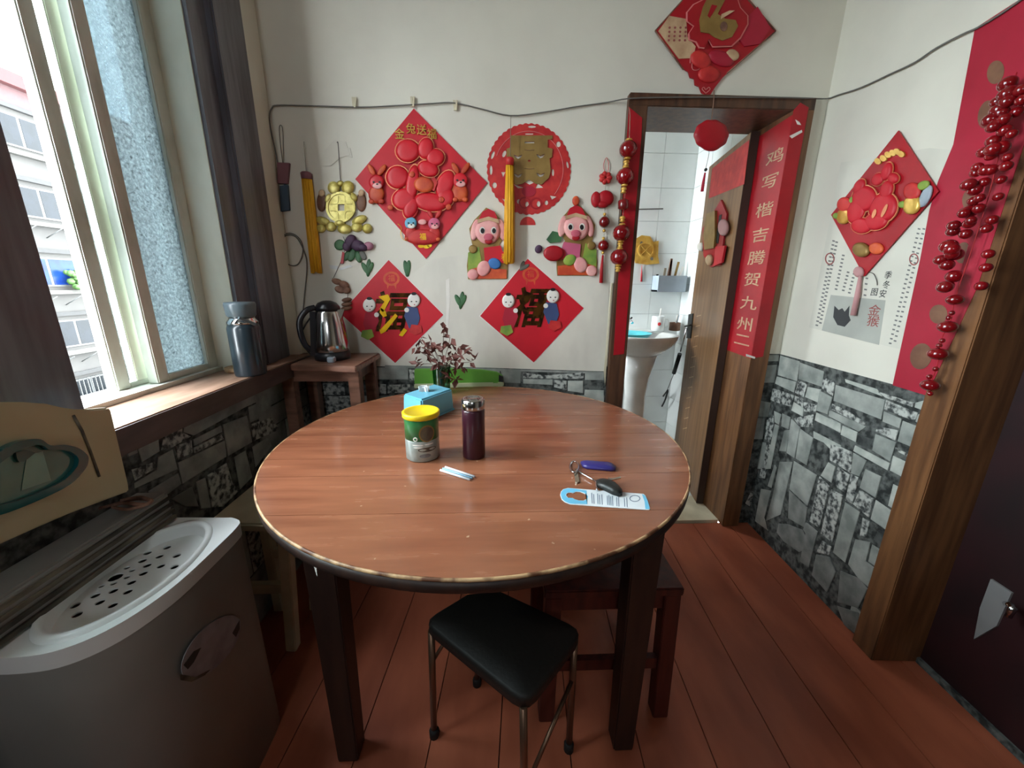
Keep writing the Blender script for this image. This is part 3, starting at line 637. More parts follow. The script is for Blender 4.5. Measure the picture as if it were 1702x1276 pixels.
# ---- cream stool between the washing machine and the table
cs = thing('cream_stool', 'cream painted wooden stool between the washing machine and table', 'stool', (-.72, 1.10, 0))
cz = .52
MB().prism(ZF, [(-.845, 1.00), (-.63, .985), (-.60, 1.02), (-.60, 1.25), (-.845, 1.25)], cz-.028, cz).build('seat', m_('cream_wood'), cs, bevel=.006)
for x, y in ((-.82, 1.03), (-.64, 1.03), (-.82, 1.215), (-.64, 1.215)):
    MB().bar((x, y, cz-.028), (x-.05 if x > -.7 else x+.0, y+(.02 if y < 1.1 else 0), 0), .034, .034, (0, 1, 0)).build('leg', m_('cream_wood'), cs, bevel=.003)
MB().box((-.82, 1.035, .235), (-.66, 1.055, .268)).build('stretcher', m_('cream_wood'), cs)
MB().box((-.82, 1.20, .235), (-.66, 1.22, .268)).build('stretcher', m_('cream_wood'), cs)

# ---- side table in the corner
SX0, SX1, SY0, SY1, SZT = -.845, -.515, 1.40, 1.685, .897
sd = thing('side_table', 'small brown varnished wooden side table in the corner', 'side table', ((SX0+SX1)/2, 1.54, 0))
MB().prism(ZF, [(SX0, SY0+.045), (SX1-.005, SY0), (SX1, SY1), (SX0, SY1)], SZT-.024, SZT).build('top', m_('side_wood'), sd, bevel=.004)
for x in (SX0+.045, SX1-.035):
    for y in (SY0+.065, SY1-.035): MB().bar((x, y, SZT-.024), (x, y, 0), .042, .042, (0, 1, 0)).build('leg', m_('side_wood'), sd, bevel=.002)
for y in (SY0+.06, SY1-.035): MB().box((SX0+.045, y-.008, SZT-.07), (SX1-.035, y+.008, SZT-.024)).build('apron', m_('side_wood'), sd)
for x in (SX0+.045, SX1-.035): MB().box((x-.008, SY0+.06, SZT-.07), (x+.008, SY1-.035, SZT-.024)).build('apron', m_('dark_wood'), sd)
MB().box((SX0+.03, SY0+.05, .52), (SX1-.03, SY1-.03, .54)).build('shelf', m_('dark_wood'), sd)

# ---- electric kettle on it
kx, ky = -.665, 1.555
kt = thing('electric_kettle', 'stainless electric kettle with black lid on the corner side table', 'kettle', (kx, ky, SZT))
MB().lathe((kx, ky, SZT), [(.066, 0), (.068, .012), (.066, .03), (.05, .031)], 32).build('base', m_('kettle_black'), kt)
MB().lathe((kx, ky, SZT), [(.063, .031), (.066, .036), (.065, .07), (.058, .13), (.047, .185), (.043, .195)], 36).build('body', m_('steel'), kt)
ld_ = MB().lathe((kx, ky, SZT), [(.046, .192), (.045, .207), (.034, .222), (.015, .23), (.0001, .231)], 28).build('lid', m_('kettle_black'), kt)
hd = MB().bar((kx-.058, ky-.035, SZT+.02), (kx-.045, ky-.03, SZT+.19), .03, .02); 
hd.tube(spline([(kx-.035, ky-.028, SZT+.205), (kx-.06, ky-.045, SZT+.195), (kx-.083, ky-.058, SZT+.16), (kx-.086, ky-.06, SZT+.11), (kx-.078, ky-.05, SZT+.06), (kx-.06, ky-.035, SZT+.04)]), .011, 10)
hd.build('handle', m_('kettle_black'), kt)
MB().add([(kx+.036, ky-.018, SZT+.195), (kx+.036, ky+.018, SZT+.195), (kx+.066, ky, SZT+.198), (kx+.05, ky-.012, SZT+.155), (kx+.05, ky+.012, SZT+.155)], [(0, 2, 1), (0, 3, 2), (1, 2, 4), (3, 4, 2), (0, 1, 4, 3)]).build('spout', m_('steel'), kt)
MB().box((kx+.015, ky-.094, SZT+.001), (kx+.04, ky-.066, SZT+.022)).build('switch', m_('rack_grey'), kt, bevel=.003)
MB().tube(spline([(kx-.05, ky+.04, SZT+.012), (kx-.09, ky+.02, SZT+.01), (kx-.125, ky+.03, SZT+.05), (kx-.135, ky+.05, SZT+.10), (kx-.11, ky+.07, SZT+.15), (kx-.1, ky+.085, SZT+.165)]), .003, 8).build('cord', m_('black'), kt)

# ---- green chair pushed under the far side of the table
gc = thing('green_chair', 'green plastic chair pushed in behind the far table edge', 'chair', (-.10, 1.55, 0))
GF = Fr((0, 1.662, 0), (1, 0, 0), (0, 0, 1), (0, -1, 0))
gp = GF.poly([(690, 612), (750, 611), (800, 613), (826, 617), (836, 623), (836, 634), (690, 637)])
z0 = min(p[1] for p in gp)
MB().prism(GF, gp, 0, .018).build('backrest', m_('chair_green'), gc, bevel=.003)
MB().prism(GF, GF.poly([(690, 636), (836, 633), (838, 637), (836, 640), (690, 643)]), -.004, .024).build('rim', m_('chair_rim'), gc, bevel=.003)
MB().prism(GF, GF.poly([(829, 621), (836, 624), (836, 633), (829, 632)]), .017, .0215).build('slot', m_('black'), gc)
for x in (-.235, -.005): MB().bar((x, 1.65, z0+.01), (x, 1.645, 0), .022, .022).build('leg', m_('chair_green'), gc)
for x in (-.235, -.005): MB().bar((x, 1.40, .44), (x, 1.40, 0), .022, .022).build('leg', m_('chair_green'), gc)
MB().box((-.26, 1.385, .43), (.02, 1.66, .45)).build('seat', m_('chair_green'), gc, bevel=.004)

# ---- washing machine under the window
WZ = .64
wm = thing('washing_machine', 'small white washing machine with its lid up below the window', 'washing machine', (-.735, .66, 0))
fx = -.612
def bodyring(z, g):
    front = spline([(-.80, .488-g, 0), (-.74, .488-g, 0), (-.69, .496-g, 0), (-.652, .522-g, 0), (-.628+g, .565-g, 0), (fx+g, .63, 0), (fx+.002+g, .72, 0), (fx+g, .80, 0), (fx-.01+g, .828+g, 0), (fx-.035, .842+g, 0)], 4)
    return [(XL+.012, .488-g)]+[(v.x, v.y) for v in front]+[(XL+.012, .848+g)]
bm_ = MB(); r0 = bodyring(0, .004); r1 = bodyring(WZ, 0); n = len(r0)
r2 = [(x*1 if x < -.8 else x-.012, y) for x, y in r1]
vs = [(x, y, .0) for x, y in r0]+[(x, y, WZ-.03) for x, y in r1]
bm_.add(vs, [list(range(n))[::-1]]+[(i, (i+1) % n, n+(i+1) % n, n+i) for i in range(n)])
bm_.sm = [False]+[True]*n; bm_.build('body', m_('washer_shaded'), wm)
# deck with an oval opening
ocx, ocy = -.716, .668; oa, ob = .083, .145
DK = Fr((0, 0, WZ), (1, 0, 0), (0, 1, 0), (0, 0, 1))
ell = lambda k, n=40: [(ocx+oa*k*cos(2*pi*i/n), ocy+ob*k*sin(2*pi*i/n)) for i in range(n)]
cut('deck', DK, bodyring(WZ, .002), [ell(1.0)], -.032, 0, m_('washer_white'), wm)
rim = MB()
prof = [(1.0, -.002), (1.0, .006), (1.04, .008), (1.10, .006), (1.12, .0)]
nn = 48
vs = [(ocx+oa*k*cos(2*pi*i/nn), ocy+ob*k*sin(2*pi*i/nn), WZ+h) for k, h in prof for i in range(nn)]
rim.add(vs, [(j*nn+i, j*nn+(i+1) % nn, (j+1)*nn+(i+1) % nn, (j+1)*nn+i) for j in range(len(prof)-1) for i in range(nn)], True); rim.build('rim', m_('washer_white'), wm)
well = MB(); prof = [(1.0, 0), (.985, -.016), (.97, -.022)]
vs = [(ocx+oa*k*cos(2*pi*i/nn), ocy+ob*k*sin(2*pi*i/nn), WZ+h) for k, h in prof for i in range(nn)]
well.add(vs, [(j*nn+i, j*nn+(i+1) % nn, (j+1)*nn+(i+1) % nn, (j+1)*nn+i) for j in range(2) for i in range(nn)], True); well.build('well', m_('washer_white'), wm)
holes = []
def hole(px, r):
    a, b = DK.ab(px, -.022); r *= 1.4; holes.append([(a+r*cos(2*pi*i/12), b+r*sin(2*pi*i/12)) for i in range(12)])
def H5(X, Y): return (X/3.544, 640+Y/3.544)
for X, Y in [(855, 950), (985, 955), (870, 987), (940, 1007), (1042, 1003), (840, 1033), (868, 1060), (948, 1064), (1028, 1069), (845, 1107), (755, 1000), (770, 1030), (780, 1090), (748, 1075), (748, 1130), (775, 1160), (688, 995), (680, 1052), (676, 1085), (610, 1052), (577, 1100), (600, 1125), (567, 1165), (597, 1183), (670, 1167), (505, 1150), (468, 1203), (488, 1233), (563, 1237), (668, 1210), (753, 1215)]: hole(H5(X, Y), .0052 if X not in (748, 676, 600, 567, 597, 780, 670) else .0038)
hole(H5(680, 1130), .0085)
for X, Y in [(380, 322), (505, 305), (258, 365), (390, 368), (320, 300), (570, 320)]: hole((X/3.04, 900+Y/3.04), .0052)
inside = lambda h: all(((x-ocx)/(oa*.95))**2+((y-ocy)/(ob*.95))**2 < 1 for x, y in h)
holes = [h for h in holes if inside(h)]
cut('perforated_plate', DK, ell(.985), holes, -.025, -.022, m_('washer_white'), wm)
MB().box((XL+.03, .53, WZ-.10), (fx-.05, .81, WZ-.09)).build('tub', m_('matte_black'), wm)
# raised console at the back with grooves and the dark slot
MB().box((XL+.008, .46, WZ), (-.778, .842, WZ+.075)).build('console', m_('washer_shaded'), wm, bevel=.006)
for k, xx in enumerate((-.776, -.777, -.778, -.7785)): MB().box((xx-.002, .46, WZ+.006+k*.017), (xx+.004, .84, WZ+.014+k*.017)).build('console_strip', m_('dirt_plastic'), wm)
flat('slot', DK, [(75, 940), (128, 912), (132, 922), (78, 952)], .0005, .003, m_('matte_black'), wm)
flat('control_strip', DK, [(60, 905), (120, 873), (126, 882), (66, 917)], .0005, .004, m_('washer_white'), wm)
LDX = -.762
LD = Fr((LDX, 0, 0), (0, 1, 0), (0, 0, 1), (1, 0, 0))
lidp = [(-60, 690), (0, 668), (40, 668), (80, 671), (105, 677), (125, 680), (150, 680), (181, 677), (186, 682), (215, 805), (216, 816), (200, 822), (120, 852), (60, 878), (0, 905), (-60, 935)]
lid = MB().prism(LD, LD.poly(lidp), -.016, 0).build('lid', m_('lid_cream'), wm, bevel=.003)
MB().tube([LD.X(p, .001) for p in [(122, 690), (136, 715), (150, 750), (165, 792)]], .0022, 6).build('lid_groove', m_('dirt_plastic'), lid)
ring = [(-40, 770), (0, 742), (30, 731), (55, 730), (72, 740), (95, 739), (118, 744), (133, 755), (136, 765), (130, 780), (105, 805), (60, 828), (0, 852), (-40, 862)]
ringp = [tuple(p) for p in [(v.x, v.y) for v in spline([(x, y, 0) for x, y in ring], 4)]]
inner = SCALE(ringp, .76)
cut('window_ring', LD, LD.poly(ringp), [LD.poly(inner)], .0005, .012, m_('teal'), lid)
MB().prism(LD, LD.poly(inner), .002, .004).build('lid_window', m_('teal_pane'), lid)
flat('finger_pull', LD, [(22, 752), (40, 748), (55, 752), (36, 767), (28, 768), (24, 762)], .005, .009, m_('teal'), lid)
MB().prism(LD, LD.poly([(40, 755), (66, 750), (80, 798), (30, 815)]), .0045, .005).build('lid_pale_patch', m_('teal_pale'), lid)  # brighter region of the translucent pane, put in as pale colour
SB = Fr((fx+.0045, 0, 0), (0, 1, 0), (0, 0, 1), (1, 0, 0))
st = flat('sticker', SB, EL(350, 1075, 66, 30, -48, 28), 0, .0015, m_('sticker_silver'), wm)
flat('sticker_patch', SB, [(305, 1105), (322, 1082), (334, 1076), (322, 1100), (312, 1112)], .0015, .002, m_('sticker_dark'), st)
flat('sticker_patch', SB, [(386, 1052), (398, 1030), (398, 1045), (392, 1058)], .0015, .002, m_('sticker_dark'), st)
flat('sticker_patch', SB, [(298, 1120), (325, 1125), (350, 1112), (340, 1122), (318, 1133), (300, 1130)], .0015, .002, m_('dirt_plastic'), st)
# power cord bundle on the machine's far corner
cb = MB()
pts = [atz((x, y), WZ+.08+h) for x, y, h in [(160, 846, 0), (190, 838, .004), (225, 829, .006), (252, 831, .006), (240, 838, .01), (205, 836, .012), (188, 842, .008), (215, 846, .004), (250, 834, .014), (232, 826, .012), (200, 832, .012)]]
cb.tube(spline(pts, 5), .0035, 8); cb.build('power_cord', m_('dry_brown'), label='bundled brown power cord lying on the washing machine console', cat='cord')
# ---- things on the sill
th = thing('vacuum_flask', 'dark teal vacuum flask with grey lid on the window sill end', 'flask', (-.80, 1.245, .905))
tx, ty, tz = -.80, 1.245, .905
MB().lathe((tx, ty, tz), [(.043, 0), (.045, .006), (.045, .150), (.041, .165)], 32).build('body', m_('thermos_teal'), th)
MB().lathe((tx, ty, tz), [(.042, .163), (.043, .170), (.036, .178), (.034, .186)], 32).build('collar', m_('chrome'), th)
MB().lathe((tx, ty, tz), [(.035, .185), (.040, .190), (.043, .222), (.041, .23), (.0001, .232)], 32).build('lid', m_('thermos_grey'), th)
MB().bar((tx+.022, ty-.05, tz+.186), (tx+.047, ty-.015, tz+.163), .01, .008).build('handle', m_('thermos_grey'), th)
wd = thing('wooden_disc', 'round slice of pale wood lying on the window sill', 'wood slice', (-.865, 1.295, .905))
MB().lathe((-.872, 1.29, .905), [(.034, 0), (.036, .003), (.036, .014), (.034, .016)], 28).build('slice', m_('wood_disc'), wd)
for a in (0, pi/2): MB().bar((-.872+.008*cos(a), 1.29+.008*sin(a), .9214), (-.872-.008*cos(a), 1.29-.008*sin(a), .9214), .0015, .0008).build('crack', m_('table_leg'), wd)

# ================================================================== ON THE TABLE
# tissue box
p0 = atz((670, 692), ZT); p2 = atz((755, 681), ZT); p1 = atz((702, 704), ZT); p3 = p0+p2-p1
ti = thing('tissue_box', 'light blue plastic tissue box with a white tissue sticking out', 'tissue box', ((p1+p3)/2))
hb = .078; cen = (p0+p1+p2+p3)/4
def lvl(k, z): return [Vector((cen.x+(p.x-cen.x)*k, cen.y+(p.y-cen.y)*k, ZT+z)) for p in (p1, p2, p3, p0)]
MB().hexa(lvl(1.0, .004)+lvl(.95, hb)).build('box', m_('blue_box'), ti, bevel=.005)
MB().hexa(lvl(1.03, 0)+lvl(1.03, .006)).build('base', m_('blue_box'), ti, bevel=.002)
tq = MB(); c = cen+Vector((-.012, 0, 0)); rr = random.Random(3)
for k in range(5):
    a = rr.uniform(0, 3); d = Vector((cos(a), sin(a), 0))*.016
    zz = ZT+hb-.002; o = c+Vector((rr.uniform(-.008, .012), rr.uniform(-.006, .006), 0))
    q = [o-d, o+d*.2+Vector((.004, .006, 0)), o+d]
    t_ = [v+Vector((rr.uniform(-.006, .006), rr.uniform(-.006, .006), rr.uniform(.012, .024))) for v in q]
    tq.add([Vector((v.x, v.y, zz)) for v in q]+[Vector((v.x, v.y, zz+v.z-ZT)) for v in t_], [(0, 1, 4, 3), (1, 2, 5, 4)], True)
tq.build('tissue', m_('tissue'), ti)
# milk powder can
cc = atz((703.5, 757), ZT); cr = .0425; chh = .122
can = thing('powder_can', 'green and silver tin of milk powder with a yellow lid', 'can', cc)
MB().lathe(cc, [(cr-.003, 0), (cr, .003), (cr, .055), (cr, .056)], 40).build('lower_label', m_('can_silver'), can)
MB().lathe(cc, [(cr, .056), (cr, chh-.010), (cr-.001, chh-.008)], 40).build('upper_label', m_('can_green'), can)
MB().lathe(cc, [(cr+.002, chh-.012), (cr+.004, chh-.01), (cr+.004, chh), (cr+.002, chh+.002), (cr-.004, chh+.001), (cr-.006, chh-.001), (.0001, chh-.001)], 40).build('lid', m_('can_lid'), can)
def wrap(name, a0, z0, ra, rz, m, th=.0012, star=None, k=22):   # a patch wrapped round the can; a0 measured from straight towards the camera
    b = MB(); base = atan2(-cc.y, -cc.x)
    pts = [(a0+ra*cos(2*pi*i/k), z0+rz*sin(2*pi*i/k)) for i in range(k)]
    f = lambda a, z, r: Vector((cc.x+r*cos(base+a/cr), cc.y+r*sin(base+a/cr), cc.z+z))
    vs = [f(a, z, cr+.0003) for a, z in pts]+[f(a, z, cr+th) for a, z in pts]+[f(a0, z0, cr+th)]
    b.add(vs, [(i, (i+1) % k, k+(i+1) % k, k+i) for i in range(k)]+[(k+i, k+(i+1) % k, 2*k) for i in range(k)]); return b.build(name, m, can)
wrap('emblem', .012, .076, .020, .022, m_('gold_dull'), .0010)
wrap('emblem', .012, .076, .0165, .0185, m_('can_dark'), .0016)
wrap('badge', -.017, .063, .0055, .0055, m_('white_print'), .0012)
wrap('badge', -.017, .063, .003, .003, m_('can_green'), .0018)
for a_, z_, ra in ((-.012, .047, .014), (-.012, .041, .012), (.016, .048, .012)): wrap('label_line', a_, z_, ra, .0016, m_('white_print'), .0008)
wrap('label_picture', .012, .034, .024, .006, m_('can_dark'), .0007); wrap('label_picture', .005, .018, .014, .005, m_('ink_grey'), .0007)
# maroon flask
fc = atz((788, 757), ZT)
fk = thing('maroon_flask', 'tall maroon vacuum bottle with a steel screw cap on table', 'bottle', fc)
fr_ = .0288; fh = .156
MB().lathe(fc, [(fr_-.002, 0), (fr_, .003), (fr_, .126), (fr_-.0015, .130)], 36).build('body', m_('flask_maroon'), fk)
MB().lathe(fc, [(fr_-.0005, .130), (fr_, .132), (fr_, fh-.003), (fr_-.002, fh), (fr_-.008, fh), (fr_-.0085, fh-.002), (fr_-.0125, fh-.002), (fr_-.013, fh), (.0001, fh)], 36).build('cap', m_('steel'), fk)
# straws in wrapper
def tpx(p, z=0): v = atz(p, ZT+z); return v
for i, (a, b, mm) in enumerate([((732, 781), (781, 797), 'straw_white'), ((736, 778.5), (785, 794.5), 'straw_blue'), ((740, 776), (789, 792), 'straw_white')]):
    MB().tube([tpx(a, .003), tpx(b, .003)], .0028, 10).build('drinking_straw', m_(mm), label=('white wrapped straw nearest the table front, beside the flask', 'pale blue straw lying between two white straws on table', 'white wrapped straw nearest the maroon flask on table')[i], cat='straw', group='straws on the table')
# keys
kg = thing('key_bunch', 'bunch of keys with black car fob and blue tag on table', 'keys', tpx((985, 795)))
Z7 = lambda X, Y: (900+X/7.736, 740+Y/7.736)
ringc = tpx(Z7(420, 275), .004); t3 = [tpx(Z7(420+55*cos(t), 275+70*sin(t)), .004+.004*sin(t)) for t in [2*pi*i/24 for i in range(25)]]
MB().tube(t3, .0022, 6, cap=False).build('key_ring', m_('chrome'), kg)
MB().prism(TT, TT.poly([Z7(*p) for p in [(415, 360), (465, 350), (485, 480), (455, 497), (435, 485)]]), .001, .0035).build('key', m_('key_metal'), kg)
MB().prism(TT, TT.poly([Z7(*p) for p in [(850, 490), (910, 500), (1010, 475), (1015, 492), (900, 520), (850, 510)]]), .012, .015).build('key', m_('key_metal'), kg)
MB().tube(spline([tpx(Z7(*p), .006) for p in [(440, 305), (520, 360), (600, 405), (690, 460), (705, 520), (712, 570)]], 4), .002, 6).build('chain', m_('chrome'), kg)
MB().dome(TT, TT.poly([Z7(*p) for p in [(500, 240), (540, 225), (900, 255), (955, 300), (950, 335), (900, 340), (580, 310), (530, 290)]]), .001, .007).build('blue_tag', m_('tag_blue'), kg)
MB().dome(TT, TT.poly([Z7(*p) for p in [(700, 500), (760, 480), (860, 500), (960, 545), (1030, 620), (1035, 655), (990, 675), (900, 645), (790, 590), (715, 560)]]), .003, .011).build('car_fob', m_('fob_black'), kg)
# door hanger card
hg = thing('door_hanger_card', 'blue and white door hanger card with keyhole cut-out under keys', 'card', tpx((1005, 830)))
ol = [(240, 640), (250, 600), (280, 570), (340, 554), (420, 560), (860, 594), (1310, 630), (1335, 650), (1365, 720), (1395, 815), (1385, 833), (1350, 834), (860, 800), (370, 762), (300, 735), (260, 700)]
hl = [(315, 645), (335, 618), (375, 612), (405, 620), (440, 604), (500, 604), (555, 625), (588, 662), (580, 695), (540, 716), (480, 715), (430, 700), (400, 683), (340, 680)]
cut('sheet', TT, TT.poly([Z7(*p) for p in ol]), [TT.poly([Z7(*p) for p in hl])], .0004, .0014, m_('card_white'), hg)
cut('blue_border', TT, TT.poly([Z7(*p) for p in SCALE(ol[:5]+[(590, 585), (600, 770)]+ol[13:], .95)]), [TT.poly([Z7(*p) for p in SCALE(hl, 1.06)])], .0014, .0017, m_('card_blue'), hg)
MB().prism(TT, TT.poly([Z7(*p) for p in [(1290, 634), (1330, 652), (1362, 720), (1390, 815), (1380, 828), (1335, 826), (1325, 730)]]), .0014, .0018).build('blue_band', m_('card_blue'), hg)
lines = []
for i, X in enumerate((640, 665, 715, 740, 770, 840, 862, 884, 906, 960, 985, 1060, 1090)):
    lines.append([Z7(X, 610+i*5+(12 if i % 2 else 0)), Z7(X+9, 611+i*5+(12 if i % 2 else 0)), Z7(X+16, 745+i*4), Z7(X+7, 744+i*4)])
flats('print_lines', TT, lines, .0014, .0017, m_('card_ink'), hg, kind='stuff')
cut('seal', TT, TT.poly([Z7(*p) for p in EL(1200, 690, 70, 42)]), [TT.poly([Z7(*p) for p in EL(1200, 690, 60, 35)])], .0014, .0017, m_('card_ink'), hg)
# vase with dried branches
vc = tpx((735, 653)); 
va = thing('glass_vase', 'green glass vase holding dried reddish brown leafy branches', 'vase', vc)
MB().lathe(vc, [(.030, 0), (.033, .004), (.034, .05), (.036, .10), (.038, .112), (.036, .112), (.034, .10), (.032, .05), (.030, .008), (.0001, .007)], 32).build('glass', m_('vase_glass'), va)
rr = random.Random(11)
lm = MB(); lm.add([(0, 0, 0), (.008, .011, .003), (.0, .028, .001), (-.008, .011, .003), (0, .012, -.001)], [(0, 1, 4), (1, 2, 4), (2, 3, 4), (3, 0, 4)], True)
lme = bpy.data.meshes.new('leaf'); lme.from_pydata(lm.v, [], lm.f); lme.materials.append(m_('plant_leaf'))
tips = [(738, 541), (748, 560), (700, 560), (693, 577), (690, 600), (712, 590), (722, 575), (735, 580), (750, 585), (765, 590), (778, 580), (790, 596), (770, 610), (748, 606), (728, 603), (705, 575), (762, 577), (745, 625), (760, 630), (716, 565)]
for i, t in enumerate(tips):
    e = aty(t, vc.y+rr.uniform(-.05, .04)); s0 = vc+Vector((rr.uniform(-.012, .012), rr.uniform(-.01, .01), .02)); mid = Vector((s0.x*.75+e.x*.25, s0.y*.75+e.y*.25, vc.z+.105+.25*(e.z-vc.z-.1)))
    path = spline([s0, mid, s0.lerp(e, .8)+Vector((0, 0, .01)), e], 4)
    MB().tube(path, .0011, 5).build('stem', m_('plant_stem'), va)
    for k in range(6):
        q = path[-1-k]+Vector((rr.uniform(-.006, .006), rr.uniform(-.006, .006), rr.uniform(-.005, .005))); o = bpy.data.objects.new('leaf', lme); COL.objects.link(o); o.parent = va; o.location = q-ROOT[va.name]
        o.rotation_euler = (rr.uniform(-1.6, 1.0), rr.uniform(-.9, .9), rr.uniform(0, 6.28)); s_ = rr.uniform(.9, 1.6); o.scale = (s_, s_, s_)
# ================================================================== ON THE BACK WALL
def outlined(parent, fr, px, c0, c1, face, edge, k=1.07, name='petal', ename='gold_outline', dome=True):
    e = flat(name, fr, px, c0, c1, face, parent, dome=dome)
    flat(ename, fr, SCALE(px, k), c0-.0006, c0+(c1-c0)*.55, edge, e)
    return e
def tubepx(name, fr, pts, r, c, m, parent=None, n=6, sm=4, **k):
    return MB().tube(spline([fr.X(p, c) for p in pts], sm), r, n).build(name, m, parent, **k)
def ballpx(name, fr, p, rpx, c, m, parent=None, sz=1.0, **k):
    a = fr.X(p, c); b = fr.X((p[0]+rpx, p[1]), c); r = (a-b).length
    return MB().ball(a, r, r, r*sz).build(name, m, parent, **k)
def base(fr, px, c=0): return fr.X(px, c)

# ---- big rabbit diamond
T = thing('rabbit_diamond', 'largest red diamond paper with gold lettering and four cartoon rabbits', 'decoration', base(BK, (700, 430)))
flat('panel', BK, [(688, 181), (810, 304), (708, 430), (591, 298)], .001, .005, m_('red_paper'), T)
for ch, p in zip('金兔送福', [(664, 224), (683, 215), (701, 217), (718, 224)]): text(BK, ch, p, 17, m_('gold'), T, .0085, .003)
for e in [(678, 251, 17, 16, 0), (708, 247, 11, 15, 10), (724, 262, 13, 12, 0), (712, 281, 15, 11, 20), (661, 295, 16, 16, 0), (672, 331, 17, 15, -20), (683, 345, 10, 16, 20), (740, 306, 12, 20, 25), (741, 328, 12, 14, 0), (716, 336, 24, 13, 8), (686, 305, 9, 26, 8)]:
    outlined(T, BK, EL(e[0], e[1], e[2]*1.18, e[3]*1.18, e[4]), .012, .018, m_('red_cutout'), m_('gold_line'), 1.09)
flat('pouch', BK, EL(705, 307, 17, 13, 10), .021, .026, m_('orange'), T, dome=True)
flat('pouch_neck', BK, [(712, 300), (722, 294), (727, 304), (722, 318), (715, 314)], .021, .026, m_('coral'), T)
for p, r in (((685, 290), 5), ((734, 332), 5), ((649, 345), 5), ((746, 344), 5)): flat('coin', BK, EL(*p, r, r), .021, .024, m_('orange'), T, dome=True)
def rabbit(cx, cy, s, face, body, muzzle='skin_pink'):
    r = flat('rabbit', BK, EL(cx, cy+20*s, 13*s, 15*s), .009, .015, m_(body), T, dome=True)
    flat('ear', BK, EL(cx-8*s, cy-20*s, 4.5*s, 11*s, -30), .011, .015, m_(body), r, dome=True)
    flat('ear', BK, EL(cx+9*s, cy-20*s, 4.5*s, 11*s, 35), .011, .015, m_(body), r, dome=True)
    flat('head', BK, EL(cx, cy, 12.5*s, 12.5*s), .0145, .018, m_(face), r, dome=True)
    flat('muzzle', BK, EL(cx+1*s, cy+6*s, 8*s, 5*s), .0205, .0225, m_(muzzle), r, dome=True)
    flat('nose', BK, EL(cx+1*s, cy+3*s, 2*s, 1.4*s, 0, 10), .0238, .0245, m_('black_print'), r)
    for sx in (-1, 1): flat('eye', BK, EL(cx+sx*5*s, cy-.5*s, 2*s, 1.6*s, 0, 10), .0225, .0235, m_('black_print'), r)
    for sx in (-1, 1): flat('foot', BK, EL(cx+sx*8*s, cy+32*s, 5*s, 4*s), .012, .017, m_('orange'), r, dome=True)
rabbit(626, 303, 1, 'red_cutout', 'orange'); rabbit(765, 300, 1, 'red_cutout', 'orange')
flat('sack', BK, EL(703, 394, 30, 13), .009, .016, m_('coral'), T, dome=True)
rabbit(683, 371, .8, 'rabbit_blue', 'coral', 'white_print'); rabbit(722, 372, .8, 'rabbit_pink', 'coral', 'skin_pink')
flat('muzzle', BK, EL(702, 369, 7, 4.5), .017, .019, m_('skin_pink'), T, dome=True)
text(BK, '福', (703, 394), 11, m_('gold_bright'), T, .0225, .001)
flats('ingot', BK, [EL(700, 409, 5, 3), EL(709, 410, 5, 3), EL(714, 408, 4, 3)], .006, .009, m_('gold_bright'), T)
tubepx('gold_trim', BK, [(661, 372), (667, 378), (666, 390), (672, 399), (690, 402)], .0012, .008, m_('gold_bright'), T)

# ---- round paper-cut
T = thing('papercut_disc', 'round scalloped red paper-cut with a double happiness character in gold', 'decoration', base(BK, (880, 358)))
cx, cy, rx, ry = 879, 281, 68, 74
sc_ = []
for i in range(44):
    t = 2*pi*i/44
    for j in range(4):
        tt = t+2*pi*j/176; k = 1+.032*sin(pi*j/4+.2)
        sc_.append((cx+rx*k*cos(tt), cy+ry*k*sin(tt)))
smile = lambda x, y: [(x-7, y-3), (x-3, y-2), (x, y), (x+3, y-2), (x+7, y-3), (x+4, y+2), (x, y+4), (x-4, y+2)]
hls = [smile(861, 261), smile(898, 260), smile(861, 292), smile(898, 291), [(872, 236), (888, 236), (888, 239), (872, 239)], [(873, 222), (886, 222), (886, 224), (873, 224)], EL(816, 283, 2.5, 8, 0, 10), EL(819, 258, 2.5, 7, 20, 10), EL(822, 308, 4, 5, 0, 8), EL(838, 256, 3, 6, 20, 8), [(833, 286), (840, 286), (836, 295)], EL(919, 287, 2, 6, 0, 10), EL(928, 240, 4, 5, 0, 8),
       [(853, 306), (870, 312), (861, 313)], [(890, 313), (903, 312), (894, 305)], [(873, 303), (880, 298), (887, 304), (880, 307)], EL(876, 340, 3, 5, 0, 8), EL(895, 339, 3, 5, 0, 8), [(914, 325), (925, 327), (917, 332)], [(834, 330), (841, 332), (840, 337)], EL(943, 274, 1.8, 6, -10, 10), EL(862, 335, 3, 4, 0, 8), EL(908, 337, 3, 4, 0, 8), EL(884, 211, 7, 2, 0, 8)]
cut('disc', BK, BK.poly(sc_), [BK.poly(h) for h in hls], .001, .0022, m_('coral'), T)
arc = [(cx+57*cos(t), cy+63*sin(t)) for t in [radians(200+i*8) for i in range(12)]]; tubepx('relief_arc', BK, arc, .0012, .003, m_('pink_line'), T)
arc = [(cx+57*cos(t), cy+63*sin(t)) for t in [radians(-75+i*9) for i in range(14)]]; tubepx('relief_arc', BK, arc, .0012, .003, m_('pink_line'), T)
for a in ((872, 337), (891, 338)): cut('coin_ring', BK, BK.poly(EL(*a, 10, 10)), [BK.poly(EL(*a, 7.5, 7.5))], .0022, .004, m_('red_deep'), T)
flat('flower', BK, EL(879, 318, 12, 9), .0022, .004, m_('red_crimson'), T)
gp = [(848, 226), (918, 226), (918, 232), (910, 233), (910, 246), (918, 248), (917, 262), (913, 264), (915, 285), (912, 296), (900, 307), (890, 306), (879, 299), (868, 306), (858, 308), (848, 300), (847, 264), (842, 262), (842, 248), (848, 246)]
